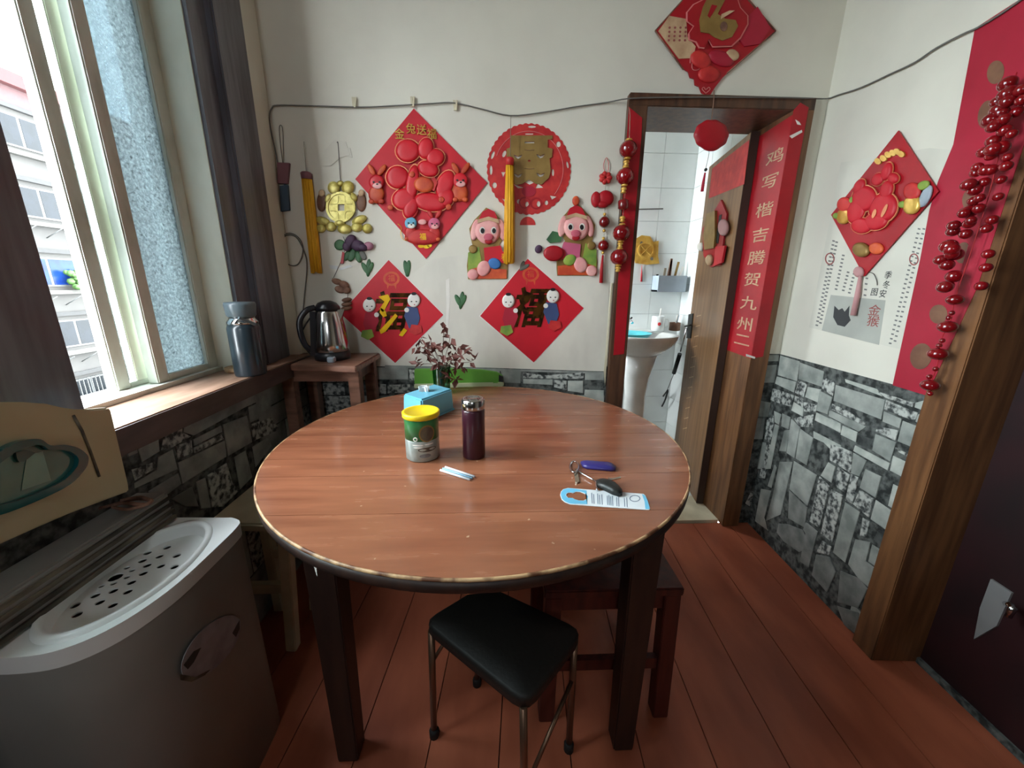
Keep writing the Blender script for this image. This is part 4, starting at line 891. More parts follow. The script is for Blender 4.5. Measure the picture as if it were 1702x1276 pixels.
smile = lambda x, y: [(x-7, y-3), (x-3, y-2), (x, y), (x+3, y-2), (x+7, y-3), (x+4, y+2), (x, y+4), (x-4, y+2)]
cut('character_plate', BK, BK.poly(gp), [BK.poly(h) for h in ([(872, 236), (888, 236), (888, 239), (872, 239)], smile(861, 261), smile(898, 260), smile(861, 292), smile(898, 291), [(877, 268), (879, 266), (882, 268), (879, 270)])], .0042, .0065, m_('gold_dull'), T)
tubepx('plate_crease', BK, [(872, 249), (880, 250), (888, 249)], .001, .0066, m_('brown_gold'), T); tubepx('plate_crease', BK, [(872, 280), (880, 281), (888, 280)], .001, .0066, m_('brown_gold'), T)
flat('tab', BK, [(864+13+13*cos(t), 374+14*sin(t)) for t in [pi+pi*i/12 for i in range(13)]], .001, .002, m_('coral'), T)
# ---- yellow tassels
def tassel(label, s0, s1, cap, w, end, we, c, capm='coral', str_m='string'):
    t_ = thing('yellow_tassel', label, 'tassel', base(BK, end, c), group='yellow tassels on the back wall')
    tubepx('cord', BK, [s0, s1], .0012, c, m_(str_m), t_, sm=2)
    P0 = BK.X(s1, c); P1 = BK.X(cap, c); P2 = BK.X(end, c); s = (BK.X((s1[0]+1, s1[1]), c)-P0).length
    MB().tube([P0, P0.lerp(P1, .2), P1], [w*s*.4, w*s*.55, w*s*.5], 12).build('cap', m_(capm), t_)
    for k in range(9):
        a = 2*pi*k/9; o0 = Vector((cos(a), sin(a)*.5, 0))*w*s*.32; o1 = Vector((cos(a), sin(a)*.5, 0))*we*s*.36
        MB().tube([P1+o0, P1.lerp(P2, .5)+o0*.6+o1*.5, P2+o1+Vector((0, 0, RND.uniform(-.006, .004)))], [w*s*.2, we*s*.18, we*s*.17], 6).build('strand', m_('tassel_yellow'), t_)
tassel('yellow tassel hanging beside the gold coin medallion on its left', (505, 235), (509, 286), (510, 298), 17, (526, 452), 19, .013, 'pouch_purple')
tassel('yellow tassel hanging from the wire in front of the red paper-cut', (849, 193), (848, 262), (847, 275), 13, (846, 437), 19, .034)

# ---- two pig cut-outs
def pig(label, cx, cy, mirror, bib):
    t_ = thing('pig_cutout', label, 'decoration', base(BK, (cx, cy+62)), group='pig cut-outs on the back wall')
    f = -1 if mirror else 1
    q = lambda pts: [(cx+f*x, cy+y) for x, y in pts]
    outline = [(-4, -57), (10, -50), (16, -42), (22, -36), (26, -22), (24, -6), (18, 4), (24, 18), (32, 34), (32, 50), (31, 62), (-34, 62), (-36, 40), (-34, 22), (-26, 8), (-30, -8), (-32, -22), (-24, -36), (-16, -44)]
    flat('backing', BK, q(outline), .001, .004, m_('gold_dull'), t_)
    flat('robe', BK, q([(-34, 18), (-16, 8), (-10, 40), (-20, 60), (-34, 58)]), .004, .007, m_('green_print'), t_)
    flat('bib', BK, q([(-8, 10), (20, 6), (26, 24), (18, 40), (-6, 34)]), .004, .0085, m_(bib), t_)
    flat('base', BK, q([(-32, 46), (-10, 40), (14, 44), (30, 46), (30, 61), (-32, 61)]), .004, .008, m_('orange'), t_)
    flat('foot', BK, q(EL(-8, 44, 11, 13, 20)), .008, .012, m_('skin_pink'), t_, dome=True)
    flat('foot', BK, q(EL(-26, 54, 9, 9)), .008, .012, m_('skin_pink'), t_, dome=True)
    flat('pouch', BK, q(EL(10, 36, 11, 9, 20)), .009, .012, m_('blue_print' if not mirror else 'green_print'), t_, dome=True)
    for s in (-1, 1): flat('ear', BK, q(EL(s*22, -20, 7, 18, -s*12)), .006, .010, m_('skin_pink'), t_, dome=True)
    flat('head', BK, q(EL(-1, -18, 21, 22)), .009, .014, m_('skin_pink'), t_, dome=True)
    flat('hat', BK, q([(-16, -38), (-10, -50), (0, -55), (10, -50), (15, -38)]), .013, .017, m_('red_paper'), t_)
    flat('hat_band', BK, q([(-18, -37), (0, -42), (17, -37), (17, -31), (0, -36), (-18, -31)]), .014, .0185, m_('cream_print'), t_)
    for s in (-1, 1):
        e = flat('eye', BK, q(EL(s*9.5-1, -19, 4.6, 6)), .0178, .019, m_('white_print'), t_)
        flat('pupil', BK, q(EL(s*9.5-.5, -18.5, 3.2, 4.4)), .0192, .0202, m_('black_print'), e)
    flat('snout', BK, q(EL(0, -8, 8, 6)), .0178, .021, m_('snout_pink'), t_, dome=True)
    flat('mouth', BK, q(EL(0, -1, 6.5, 4.5)), .0176, .0195, m_('red_deep'), t_, dome=True)
    flat('seal', BK, q(EL(27, 26, 10, 10)), .01, .0135, m_('red_paper'), t_)
    flat('ornament', BK, q(EL(-26, 12, 7, 7)), .008, .011, m_('gold_dull'), t_, dome=True)
    return t_
t_ = pig('pink pig cut-out in red hat, left one, partly behind yellow tassel', 812, 402, False, 'red_paper')
text(BK, '春', (839, 428), 12, m_('gold_bright'), t_, .0145, .001)
t_ = pig('pink pig cut-out holding a red jar, right one by the door', 957, 396, True, 'rabbit_pink')
flat('jar', BK, EL(920, 421, 17, 13), .0138, .019, m_('red_deep'), t_, dome=True)
flat('raised_arm', BK, [(908, 398), (918, 384), (934, 388), (932, 402), (914, 404)], .004, .009, m_('leaf_green'), t_)
flat('bobble', BK, EL(957, 334, 6, 8), .004, .010, m_('orange'), t_, dome=True)

# ---- two lower diamonds with foil characters
def baby_diamond(label, cor, cx, cy, foil, s=1.0):
    t_ = thing('baby_diamond', label, 'decoration', base(BK, cor[2]), group='red diamonds with children low on back wall')
    flat('panel', BK, cor, .0015, .003, m_('red_paper'), t_)
    flat('white_edge', BK, SCALE(cor, 1.02), .001, .0016, m_('white_print'), t_)
    ec = (cx+0, cy-58)
    cut('emblem_ring', BK, BK.poly(EL(*ec, 14, 12)), [BK.poly(EL(*ec, 10, 8.5))], .003, .0038, m_('orange'), t_)
    text(BK, '福', ec, 11, m_('orange'), t_, .0036, .0006)
    flats('emblem_ribbon', BK, [[(ec[0]-8, ec[1]+8), (ec[0]-4, ec[1]+10), (ec[0]-7, ec[1]+18)], [(ec[0]+8, ec[1]+8), (ec[0]+4, ec[1]+10), (ec[0]+7, ec[1]+18)]], .003, .0036, m_('orange'), t_)
    text(BK, '福', (cx-2, cy+2), 64, m_(foil[0]), t_, .0042, .002, name='foil_character', slant=.25, wide=.85, bold=.022)
    for e, mm in foil[1]: flat('foil_stroke', BK, [(cx+x, cy+y) for x, y in e], .0052, .0062, m_(mm), t_)
    for sx, hy, body in ((-1, -14, 'red_crimson'), (1, -22, 'navy_print')):
        hx = cx+sx*37; c_ = flat('child', BK, [(hx-sx*12, cy+hy+10), (hx+sx*6, cy+hy+12), (hx+sx*10, cy+hy+30), (hx+sx*4, cy+hy+48), (hx-sx*8, cy+hy+46), (hx-sx*16, cy+hy+26)], .003, .0068, m_(body), t_)
        flat('head', BK, EL(hx, cy+hy, 10.5, 11.5), .0066, .0095, m_('white_print'), c_, dome=True)
        flat('hair', BK, EL(hx, cy+hy-11, 4.5, 2.6), .0105, .012, m_('black_print'), c_)
        for s in (-1, 1): flat('eye', BK, EL(hx+s*4, cy+hy+2, 1.5, 1, 0, 8), .0122, .0127, m_('black_print'), c_)
        flat('mouth', BK, EL(hx+1, cy+hy+7, 1.3, .8, 0, 8), .0115, .0121, m_('red_deep'), c_)
        flat('hand', BK, EL(hx-sx*12, cy+hy+16, 4, 4, 0, 10), .0068, .008, m_('white_print'), c_)
        flat('legs', BK, [(hx-sx*4, cy+hy+40), (hx+sx*12, cy+hy+42), (hx+sx*14, cy+hy+52), (hx+sx*2, cy+hy+58), (hx-sx*8, cy+hy+52)], .0066, .008, m_('green_print' if sx < 0 else 'coral'), c_)
    return t_
BL = 'gold_bright'
t_ = baby_diamond('lower left red diamond with two children and a bright gold character', [(646, 432), (737, 523), (657, 603), (566, 521)], 651, 521, ('foil_dark', [([(-22, -28), (-6, -32), (-2, -24), (-14, -2), (-20, -8), (-12, -20)], BL), ([(-18, -10), (-10, -4), (-8, 4), (-14, 6), (-20, -2)], BL), ([(6, 0), (10, 4), (-10, 30), (-18, 34), (-20, 28)], BL), ([(20, 24), (26, 28), (18, 38), (12, 36)], BL)]))
t_ = baby_diamond('lower right red diamond with two children and dark foil character', [(877, 430), (970, 512), (887, 602), (798, 525)], 882, 514, ('foil_dark', [([(-20, -20), (-8, -30), (4, -26), (-4, -12), (-16, -4)], 'foil_dark'), ([(14, -28), (22, -28), (20, 14), (8, 12)], 'foil_dark')]))

# ---- gold coin medallion and its hook
T = thing('coin_medallion', 'gold plastic coin medallion hung on a string left of the rabbit diamond', 'decoration', base(BK, (570, 392)))
hook = tubepx('string', BK, [(560, 237), (562, 240), (565, 290), (567, 303)], .0012, .006, m_('string_grey'), T)
cc_ = (568, 345)
cut('coin', BK, BK.poly(EL(*cc_, 24, 25)), [BK.poly([(563, 340), (574, 340), (574, 351), (563, 351)])], .002, .010, m_('gold_pale'), T)
cut('coin_rim', BK, BK.poly(EL(*cc_, 24.5, 25.5)), [BK.poly(EL(*cc_, 20.5, 21.5))], .010, .014, m_('gold_pale'), T)
for k in range(4):
    a = radians(45+90*k); b = [(568+19*cos(a-.5), 345+20*sin(a-.5)), (568+10*cos(a), 345+10*sin(a)), (568+19*cos(a+.5), 345+20*sin(a+.5))]
    tubepx('coin_line', BK, b, .0011, .0108, m_('gold_pale'), T)
for x, y, rx, ry, r in ((556, 313, 10, 11, -20), (579, 312, 10, 11, 20), (567, 306, 6, 5, 0), (547, 330, 5, 8, 30), (589, 328, 5, 8, -30), (538, 368, 12, 7, 25), (598, 366, 13, 7, -25), (534, 380, 8, 7, 0), (551, 377, 9, 8, 0), (574, 381, 12, 8, 0), (594, 378, 9, 8, 0), (611, 380, 8, 8, 0), (566, 371, 9, 5, 0)):
    flat('scroll', BK, EL(x, y, rx, ry, r), .002, .011, m_('gold_pale'), T, dome=True)
for x in (535, 601): 
    f_ = flat('figurine', BK, EL(x, 336, 8, 16), .001, .005, m_('brown_gold'), T, dome=True); flat('face', BK, EL(x, 321, 5, 6), .005, .008, m_('cream_print'), f_, dome=True)
h_ = thing('plastic_wrap', 'crumpled clear plastic wrap stuck above the gold medallion', 'plastic wrap', base(BK, (560, 275)))
for pts in ([(540, 250), (556, 232), (575, 236), (582, 258), (566, 262), (550, 276), (537, 276)], [(536, 262), (548, 240), (560, 252), (545, 272)], [(566, 244), (582, 246), (586, 262), (572, 258)]):
    flat('fold', BK, pts, .001+.001*len(pts)/4, .003+.0008*len(pts)/4, m_('plaster'), h_)

# ---- dried flower, twig and charms
T = thing('artificial_flower', 'faded purple artificial flower with leaves below the gold medallion', 'flower', base(BK, (590, 436)))
for x, y, rx, ry, r in ((584, 402, 9, 12, 20), (595, 408, 13, 9, 20), (578, 410, 7, 8, 0), (603, 411, 10, 6, 10)): flat('petal', BK, EL(x, y, rx, ry, r), .006, .018, m_('petal_purple'), T, dome=True)
flat('bud', BK, EL(613, 409, 8, 7), .006, .014, m_('petal_pink'), T, dome=True)
for x, y, rx, ry, r in ((565, 407, 9, 9, 0), (585, 424, 6, 11, 20), (596, 427, 5, 10, -15), (603, 424, 5, 9, -30), (577, 425, 5, 9, 25)): flat('leaf', BK, EL(x, y, rx, ry, r), .003, .006, m_('leaf_grey' if x > 600 else 'leaf_green'), T, dome=True)
flat('tag', BK, [(569, 418), (573, 420), (571, 438), (566, 438)], .007, .009, m_('red_deep'), T)
tubepx('stem', BK, [(570, 393), (573, 400), (574, 412), (566, 436), (554, 462)], .0011, .006, m_('string_grey'), T)
flats('film', BK, [[(563, 446), (582, 440), (586, 443), (566, 449)], [(546, 440), (562, 442), (560, 448), (549, 446)]], .003, .004, m_('plastic_clear'), T)
T = thing('charm_string', 'brown knotted charm string hanging beside the lower left diamond', 'charm', base(BK, (577, 515)))
for x, y, rx, ry, r in ((561, 468, 9, 5, 20), (572, 473, 9, 6, 25), (566, 481, 9, 6, 20), (577, 482, 6, 6, 0)): flat('charm', BK, EL(x, y, rx, ry, r), .004, .012, m_('dry_brown'), T, dome=True)
tubepx('string', BK, [(552, 462), (562, 472), (577, 484), (577, 500)], .0012, .006, m_('dry_brown'), T)
for i, y in enumerate((498, 505, 512)): flat('bead', BK, EL(577, y, 8+i*.6, 3.6, -8), .004, .013, m_('brown_gold'), T, dome=True)

# ---- leaf stickers, bud
def sticker(label, p, m, rots, s=1.0, name='leaf_sticker'):
    t_ = thing(name, label, 'sticker', base(BK, (p[0], p[1]+14*s)), group='leaf stickers on the back wall')
    for r, ln in rots: 
        a = radians(r); flat('leaf', BK, EL(p[0]+sin(a)*8*s, p[1]+6*s-cos(a)*9*s, 4.2*s, ln*s, r), .001, .0025+abs(r)*.00003, m_(m), t_, dome=True)
sticker('green leaf sticker on the upper left edge of lower left diamond', (612, 448), 'leaf_green', [(-32, 12), (4, 15), (24, 11)], 1.0)
sticker('single dark leaf sticker at upper right edge of lower left diamond', (677, 449), 'leaf_green', [(-12, 14), (8, 14), (-2, 10)], 1.0)
sticker('green leaf sticker on bare wall between the two lower diamonds', (766, 502), 'leaf_green', [(-28, 12), (8, 15), (26, 11)], 1.0)
sticker('grey leaf sticker behind the tip of lower right diamond', (866, 443), 'leaf_grey', [(60, 12), (20, 10)], .8)
flat('flower_bud_sticker', BK, EL(895, 414, 6, 7, 20), .001, .008, m_('petal_purple'), None, dome=True, label='small dark red bud sticker between the two pig cut-outs', cat='sticker')

# ---- red knot charm
T = thing('knot_charm', 'small red knot charm with gourds, beads and tassel beside the door', 'charm', base(BK, (1000, 470)))
tubepx('loop', BK, [(1008, 292), (1003, 276), (1008, 262), (1012, 276), (1008, 292)], .0011, .005, m_('coral'), T)
for k in range(7): flat('knot_loop', BK, EL(1006+6*cos(k*.9), 296+6*sin(k*.9), 5, 4, k*51), .003, .011, m_('coral'), T, dome=True)
for x, y, rx, ry in ((990, 332, 8, 13), (1006, 330, 13, 13), (1001, 340, 10, 6)): flat('gourd', BK, EL(x, y, rx, ry), .003, .014, m_('red_deep'), T, dome=True)
tubepx('cord', BK, [(1007, 302), (1006, 318), (1005, 352), (1004, 390), (1002, 424)], .0009, .009, m_('string'), T)
for x, y, r in ((1004.5, 369, 9), (1003, 408, 9)): ballpx('bead', BK, (x, y), r, .012, m_('red_gloss'), T)
for x, y, r in ((1005, 356, 2.6), (1004, 383, 2.6), (1003, 396, 2.6), (1002, 420, 2.6)): ballpx('gold_bead', BK, (x, y), r, .012, m_('gold'), T)
MB().tube([BK.X((1002, 424), .012), BK.X((1000, 446), .012), BK.X((999, 470), .012)], [.004, .0065, .008], 10).build('tassel', m_('tassel_red'), T)

# ---- lantern string on the door casing
T = thing('lantern_string', 'string of red and gold lantern balls on the left door casing', 'decoration', base(BC, (1027, 455)))
tubepx('cord', BC, [(1046, 180), (1046, 232), (1028, 450)], .0012, .018, m_('string'), T, sm=2)
for x, y in ((1044, 248), (1039, 293), (1033, 387), (1029, 427)):
    b_ = ballpx('lantern', BC, (x, y), 14.5, .022, m_('red_gloss'), T, .92)
    cx_ = BC.X((x, y), .022)
    MB().lathe(cx_-Vector((0, 0, .036)), [(.010, 0), (.014, .004), (.010, .008)], 16).build('gold_collar', m_('gold'), b_)
    MB().lathe(cx_+Vector((0, 0, .028)), [(.010, 0), (.014, .004), (.010, .008)], 16).build('gold_collar', m_('gold'), b_)
for x, y in ((1041, 271), (1036.5, 316), (1034.5, 364), (1031, 407), (1027, 447)):
    cx_ = BC.X((x, y), .02); MB().lathe(cx_-Vector((0, 0, .012)), [(.004, 0), (.012, .004), (.006, .01), (.012, .014), (.011, .02), (.004, .024)], 14).build('gold_link', m_('gold'), T)
cx_ = BC.X((1036, 340), .02); MB().lathe(cx_-Vector((0, 0, .02)), [(.012, 0), (.021, .006), (.021, .034), (.012, .04)], 16).build('drum', m_('red_gloss'), T)

# ---- couplets on the bathroom door casing
cpl = MB(); cpl.prism(BC, BC.poly([(1045, 178), (1067, 196), (1066, 225), (1037, 588), (1019.5, 590)]), .0005, .002)
cpl.build('door_couplet', m_('red_deep'), label='faded red paper couplet strip on the left bathroom door casing', cat='couplet', group='couplet strips on bathroom door')
T = thing('door_couplet', 'red couplet with pale brushed characters wrapped round the right bathroom casing', 'couplet', Vector((DX1, D, .85)), group='couplet strips on bathroom door')
zt = JR.ab((1290, 205))[1]; zb = JR.ab((1234, 588))[1]
MB().prism(JR, [(-1.90, zb), (-(D-.03), zb-.01), (-(D-.03), 1.845), (-1.90, 1.83)], .0005, .002).build('reveal_strip', m_('red_deep'), T)
MB().prism(BC, [(DX1-.002, zb-.008), (DX1+.052, zb), (DX1+.056, 1.87), (DX1+.02, 1.885), (DX1-.002, 1.86)], .0005, .002).build('front_strip', m_('red_deep'), T)
for ch, p in zip('鸡写楷吉腾贺九州二', [(1288, 262), (1279, 303), (1270, 350), (1263, 392), (1257, 430), (1250, 466), (1244, 505), (1238, 540), (1233, 566)]): text(JR, ch, p, 21, m_('cream_print'), T, .0028, .0006, wide=1.9)
for pts in ([(1322, 199), (1328, 203), (1331, 208), (1325, 207)], [(1312, 226), (1332, 216), (1333, 220), (1316, 230)], [(1240, 588), (1255, 593), (1254, 596), (1240, 592)]): flat('torn_film', BC, pts, .002, .004, m_('white_print'), T)

# ---- top diamond above the door
T = thing('lantern_diamond', 'carved red diamond plaque with gold character hung above the door', 'decoration', base(BK, (1172, 160)))
flat('panel', BK, [(1190, -62), (1289, 52), (1208, 122), (1200, 130), (1192, 140), (1186, 148), (1180, 158), (1172, 160), (1165, 155), (1161, 145), (1154, 142), (1153, 132), (1146, 130), (1143, 120), (1136, 116), (1089, 51)], .003, .008, m_('red_deep'), T)
for a, b in (((1089, 51), (1190, -62)), ((1190, -62), (1289, 52)), ((1289, 52), (1208, 122)), ((1089, 51), (1136, 116))): MB().tube([BK.X(a, .008), BK.X(b, .008)], .0025, 6).build('border', m_('dry_brown'), T)
flat('cream_panel', BK, [(1094, 52), (1112, 27), (1140, 32), (1142, 62), (1156, 78), (1150, 97), (1128, 98)], .008, .0105, m_('cream_print'), T)
flats('panel_print', BK, [EL(1113+i*9-j*.5, 46+j*7, 2, 2, 0, 8) for i in range(4) for j in range(4)], .0105, .0112, m_('ink_red'), T, kind='stuff')
flat('peach', BK, [(1243, 28), (1258, 12), (1280, 48), (1262, 74), (1236, 78), (1228, 66), (1240, 50)], .008, .012, m_('red_crimson'), T)
blob = [(1172, -10), (1168, 2), (1152, 10), (1142, 22), (1142, 36), (1153, 44), (1145, 56), (1146, 66), (1157, 70), (1162, 79), (1170, 80), (1177, 66), (1184, 78), (1214, 77), (1228, 64), (1240, 42), (1240, 28), (1228, 15), (1223, 0), (1218, -14)]
outlined(T, BK, blob, .012, .019, m_('red_deep'), m_('pink_line'), 1.05, dome=False)
for pts in ([(1178, -8), (1196, -10), (1206, -2), (1192, 24), (1205, 32), (1222, 34), (1226, 44), (1216, 62), (1200, 68), (1186, 62), (1178, 56), (1164, 54), (1162, 34), (1168, 12)],): flat('gold_character', BK, pts, .019, .022, m_('gold_dull'), T)
flat('character_stroke', BK, [(1199, 24), (1212, 18), (1221, 18), (1208, 26), (1198, 32)], .022, .024, m_('cream_print'), T); flat('character_stroke', BK, [(1183, 8), (1192, 10), (1180, 30), (1176, 26)], .022, .0235, m_('red_deep'), T); flat('character_stroke', BK, EL(1203, 44, 6, 8), .022, .0235, m_('dry_brown'), T)
flat('fish', BK, EL(1164, 100, 18, 14, 30), .008, .013, m_('coral'), T, dome=True); flat('fish', BK, EL(1198, 98, 22, 12, 20), .008, .013, m_('red_crimson'), T, dome=True); flat('ingot', BK, EL(1217, 92, 11, 9, 30), .010, .014, m_('cream_print'), T, dome=True)
flat('flower', BK, EL(1178, 124, 18, 14), .008, .012, m_('coral'), T, dome=True)
tubepx('scroll', BK, [(1147, 105), (1148, 90), (1155, 82), (1150, 112), (1160, 116), (1172, 104)], .0015, .0095, m_('pink_line'), T)
tubepx('heart', BK, [(1173, 155), (1167, 148), (1170, 145), (1173, 149), (1178, 145), (1180, 149), (1173, 155)], .0013, .009, m_('pink_line'), T)
exp_ = lambda t: math.exp(-((t-pi/2)/.3)**2)
# ---- red sachet hanging in the doorway
T = thing('red_sachet', 'round red velvet sachet with tassel dangling in the bathroom doorway', 'sachet', base(BC, (1181, 252), .02))
tubepx('cord', BC, [(1187, 150), (1186, 170), (1182, 204)], .0016, .02, m_('dry_brown'), T)
lob = [(1181+28*(1+.02*cos(10*t))*cos(t), 225+25*(1+.02*cos(10*t)+.08*exp_(t))*sin(t)) for t in [2*pi*i/60 for i in range(60)]]
flat('pouch', BC, lob, .014, .022, m_('red_deep'), T, dome=True)
tubepx('lower_cord', BC, [(1179, 250), (1177, 262), (1173, 280)], .0009, .02, m_('string_grey'), T)
ballpx('bead', BC, (1173, 282), 2.6, .02, m_('black'), T)
MB().tube([BC.X((1172, 287), .02), BC.X((1169, 303), .02), BC.X((1167, 318), .02)], [.003, .0055, .006], 10).build('tassel', m_('red_crimson'), T)

# ---- wire along the walls with pegs
w_ = [BK.X(p, .008) for p in [(466, 300), (460, 262), (450, 215), (448, 192), (452, 180), (462, 175), (520, 176), (600, 178), (650, 176), (686, 174), (720, 172), (755, 171), (800, 181), (848, 192), (900, 187), (960, 177), (1010, 170)]]+[BC.X(p, .008) for p in [(1043, 164), (1100, 162), (1200, 161.5), (1300, 162), (1340, 163)]]+[BK.X((1374, 164), .012)]+[RT.X(p, .008) for p in [(1393, 158), (1430, 146), (1480, 123), (1520, 104), (1556, 80), (1600, 57), (1625, 46), (1665, 22), (1702, -4)]]
MB().tube(spline(w_, 4), .0026, 6).build('wall_wire', m_('cable'), label='thin grey wire strung along the back and right walls', cat='wire')
def peg(p, label):
    t_ = thing('clothes_peg', label, 'peg', base(BK, (p[0], p[1]+8)), group='pegs on the wall wire')
    for dx in (-2.2, 2.2): flat('jaw', BK, [(p[0]+dx-1.6, p[1]-9), (p[0]+dx+1.6, p[1]-9), (p[0]+dx*.5+1.4, p[1]+8), (p[0]+dx*.5-1.4, p[1]+8)], .003+.003*(dx > 0), .008+.003*(dx > 0), m_('cream_wood'), t_)
peg((589, 171), 'small wooden peg on the wire left of the rabbit diamond'); peg((686, 170), 'small wooden peg holding the top of the rabbit diamond'); peg((757, 176), 'small peg on the wire between rabbit diamond and paper-cut')
# ---- hanging pouch and cable loops in the corner
T = thing('hanging_pouch', 'small purple and navy pouch hanging by a loop in the corner', 'pouch', base(BK, (474, 352)))
tubepx('loop', BK, [(470, 272), (466, 240), (464, 214), (467, 208), (470, 220), (471, 272)], .0012, .007, m_('string_grey'), T)
flat('flap', BK, [(463, 271), (483, 272), (480, 306), (464, 306)], .003, .014, m_('pouch_purple'), T); flat('body', BK, [(467, 310), (480, 308), (483, 350), (469, 352)], .003, .014, m_('pouch_navy'), T); tubepx('link', BK, [(473, 304), (474, 312)], .003, .008, m_('pouch_navy'), T)
MB().tube(spline([BK.X(p, .008) for p in [(472, 470), (466, 430), (468, 400), (476, 388), (490, 390), (501, 402), (503, 420), (496, 438), (484, 441), (470, 432), (466, 410), (474, 392), (492, 394), (506, 420), (510, 445), (505, 500), (503, 530)]], 5), .0022, 6).build('cable_loop', m_('cable'), label='looped grey cable hanging on the wall above the kettle', cat='cable')
flat('tape_strip', BK, [(741, 465), (747, 462), (748, 500), (745, 545), (741, 545), (742, 505)], .0012, .0022, m_('white_print'), None, label='white strip of tape on the wall between the lower diamonds', cat='tape')

# ================================================================== RIGHT WALL
T = thing('calendar_sheet', 'old printed calendar sheet pasted on the right wall behind a diamond', 'calendar', base(RT, (1420, 560)))
flat('sheet', RT, [(1398, 270), (1545, 246), (1590, 250), (1500, 581), (1345, 544)], .0008, .0016, m_('calendar_paper'), T)
flat('picture_panel', RT, [(1381, 490), (1472, 499), (1461, 573), (1366, 549)], .0016, .002, m_('calendar_panel'), T)
flat('animal_print', RT, [(1387, 508), (1394, 515), (1400, 512), (1404, 518), (1412, 508), (1411, 524), (1414, 532), (1404, 543), (1392, 540), (1385, 527)], .002, .0024, m_('ink_dark'), T)
text(RT, '金', (1453, 517), 17, m_('ink_red'), T, .0022, .0005, wide=1.2); text(RT, '猴', (1451, 535), 17, m_('ink_red'), T, .0022, .0005, wide=1.2)
text(RT, '图', (1453, 486), 12, m_('ink_dark'), T, .002, .0005); text(RT, '季', (1476, 458), 12, m_('ink_dark'), T, .002, .0005); text(RT, '冬', (1473, 474), 12, m_('ink_dark'), T, .002, .0005); text(RT, '安', (1467, 489), 12, m_('ink_dark'), T, .002, .0005)
dash = []
for x0, y0, x1, y1, n in ((1386, 400, 1358, 540, 22), (1391, 402, 1364, 536, 22), (1402, 424, 1390, 480, 10), (1410, 452, 1402, 482, 6), (1420, 455, 1412, 486, 6), (1528, 380, 1480, 570, 26), (1536, 380, 1488, 566, 24), (1441, 462, 1438, 490, 4)):
    for i in range(n):
        t = i/(n-1); x = x0+(x1-x0)*t; y = y0+(y1-y0)*t; dash.append([(x-2.2, y-1.2), (x+2, y-.4), (x+1.6, y+2), (x-2.6, y+1.2)])
flats('date_print', RT, dash, .0016, .002, m_('ink_grey'), T, kind='stuff')
for p in ((1380, 430), (1520, 431)): cut('seal', RT, RT.poly(EL(*p, 8, 10)), [RT.poly(EL(*p, 6, 8))], .0016, .002, m_('ink_red'), T)

T = thing('lucky_diamond', 'red diamond plaque with padded red character and tassel on right wall', 'decoration', base(RT, (1438, 458)))
flat('panel', RT, [(1495, 217), (1562, 318), (1438, 459), (1383, 357)], .006, .010, m_('red_deep'), T)
for e in [(1461, 298, 9, 12, 40), (1476, 285, 8, 16, 20), (1487, 296, 9, 9, 0), (1476, 315, 10, 16, 20), (1438, 330, 20, 22, 30), (1425, 350, 14, 22, 20), (1434, 375, 17, 13, 0), (1470, 345, 22, 26, 35), (1458, 368, 20, 14, -15), (1430, 310, 8, 14, 30)]: outlined(T, RT, EL(*e), .014, .020, m_('red_paper'), m_('gold_line'), 1.09)
for e in ((1453, 355, 3, 8, 20), (1470, 350, 3, 12, 25)): flat('gold_stroke', RT, EL(*e), .0255, .0265, m_('gold_line'), T)
for p in ((1461, 268), (1470, 263), (1478, 257), (1486, 254), (1493, 252), (1500, 256)): flat('gold_lettering', RT, EL(*p, 6, 5, 40, 9), .011, .016, m_('gold'), T)
for x, y, s in ((1518, 318, 1), (1405, 340, .85)):
    f_ = flat('child', RT, EL(x, y+22*s, 14*s, 17*s, 30), .012, .018, m_('gold'), T, dome=True)
    flat('head', RT, EL(x, y, 14*s, 15*s, 20), .015, .020, m_('coral'), f_, dome=True); flat('ribbon', RT, EL(x+18*s, y-10*s, 11*s, 7*s, -30), .015, .019, m_('green_print'), f_, dome=True); flat('ribbon', RT, EL(x-16*s, y+22*s, 7*s, 6*s), .015, .019, m_('green_print'), f_, dome=True)
flat('ruyi', RT, EL(1540, 326, 8, 20, 25), .012, .016, m_('rack_grey'), T, dome=True)
flat('ingot', RT, EL(1434, 415, 14, 12, 20), .010, .018, m_('gold_dull'), T, dome=True); flat('ingot', RT, EL(1458, 413, 12, 10), .010, .015, m_('orange'), T, dome=True)
flat('rosette', RT, EL(1430, 452, 8, 9), .008, .016, m_('tassel_pink'), T, dome=True)
MB().tube([RT.X((1430, 458), .014), RT.X((1426, 485), .014), RT.X((1418, 524), .014)], [.005, .008, .009], 10).build('tassel', m_('tassel_pink'), T)
tubepx('hook', RT, [(1443, 452), (1452, 455), (1457, 466), (1458, 474)], .0012, .006, m_('string_grey'), T)

T = thing('door_couplet_large', 'wide crimson couplet sheet with worn gold blots beside the right doorway', 'couplet', base(RT, (1515, 650)))
RC = RT.off(.03)
flat('sheet', RT, [(1621, 47), (1700, -4), (1770, -30), (1664, 300), (1553, 661), (1484, 640), (1530, 430), (1545, 350), (1560, 300), (1585, 240)], .0022, .0032, m_('red_crimson'), T)
MB().prism(RC, [(RA0+.0, RC.ab((1560, 662))[1]+.02), (RA0+.015, RC.ab((1562, 662))[1]+.05), (RA0+.05, 1.2), (RA0+.06, 1.9), (RA0, 1.9)], .0003, .0013).build('folded_edge', m_('red_crimson'), T)
for e in ((1560, 522, 15, 16), (1531, 592, 18, 22), (1600, 420, 12, 18), (1612, 330, 12, 18), (1640, 190, 14, 24), (1655, 120, 14, 20)): flat('gold_blot', RT, EL(*e, 15), .0032, .0038, m_('brown_gold'), T)

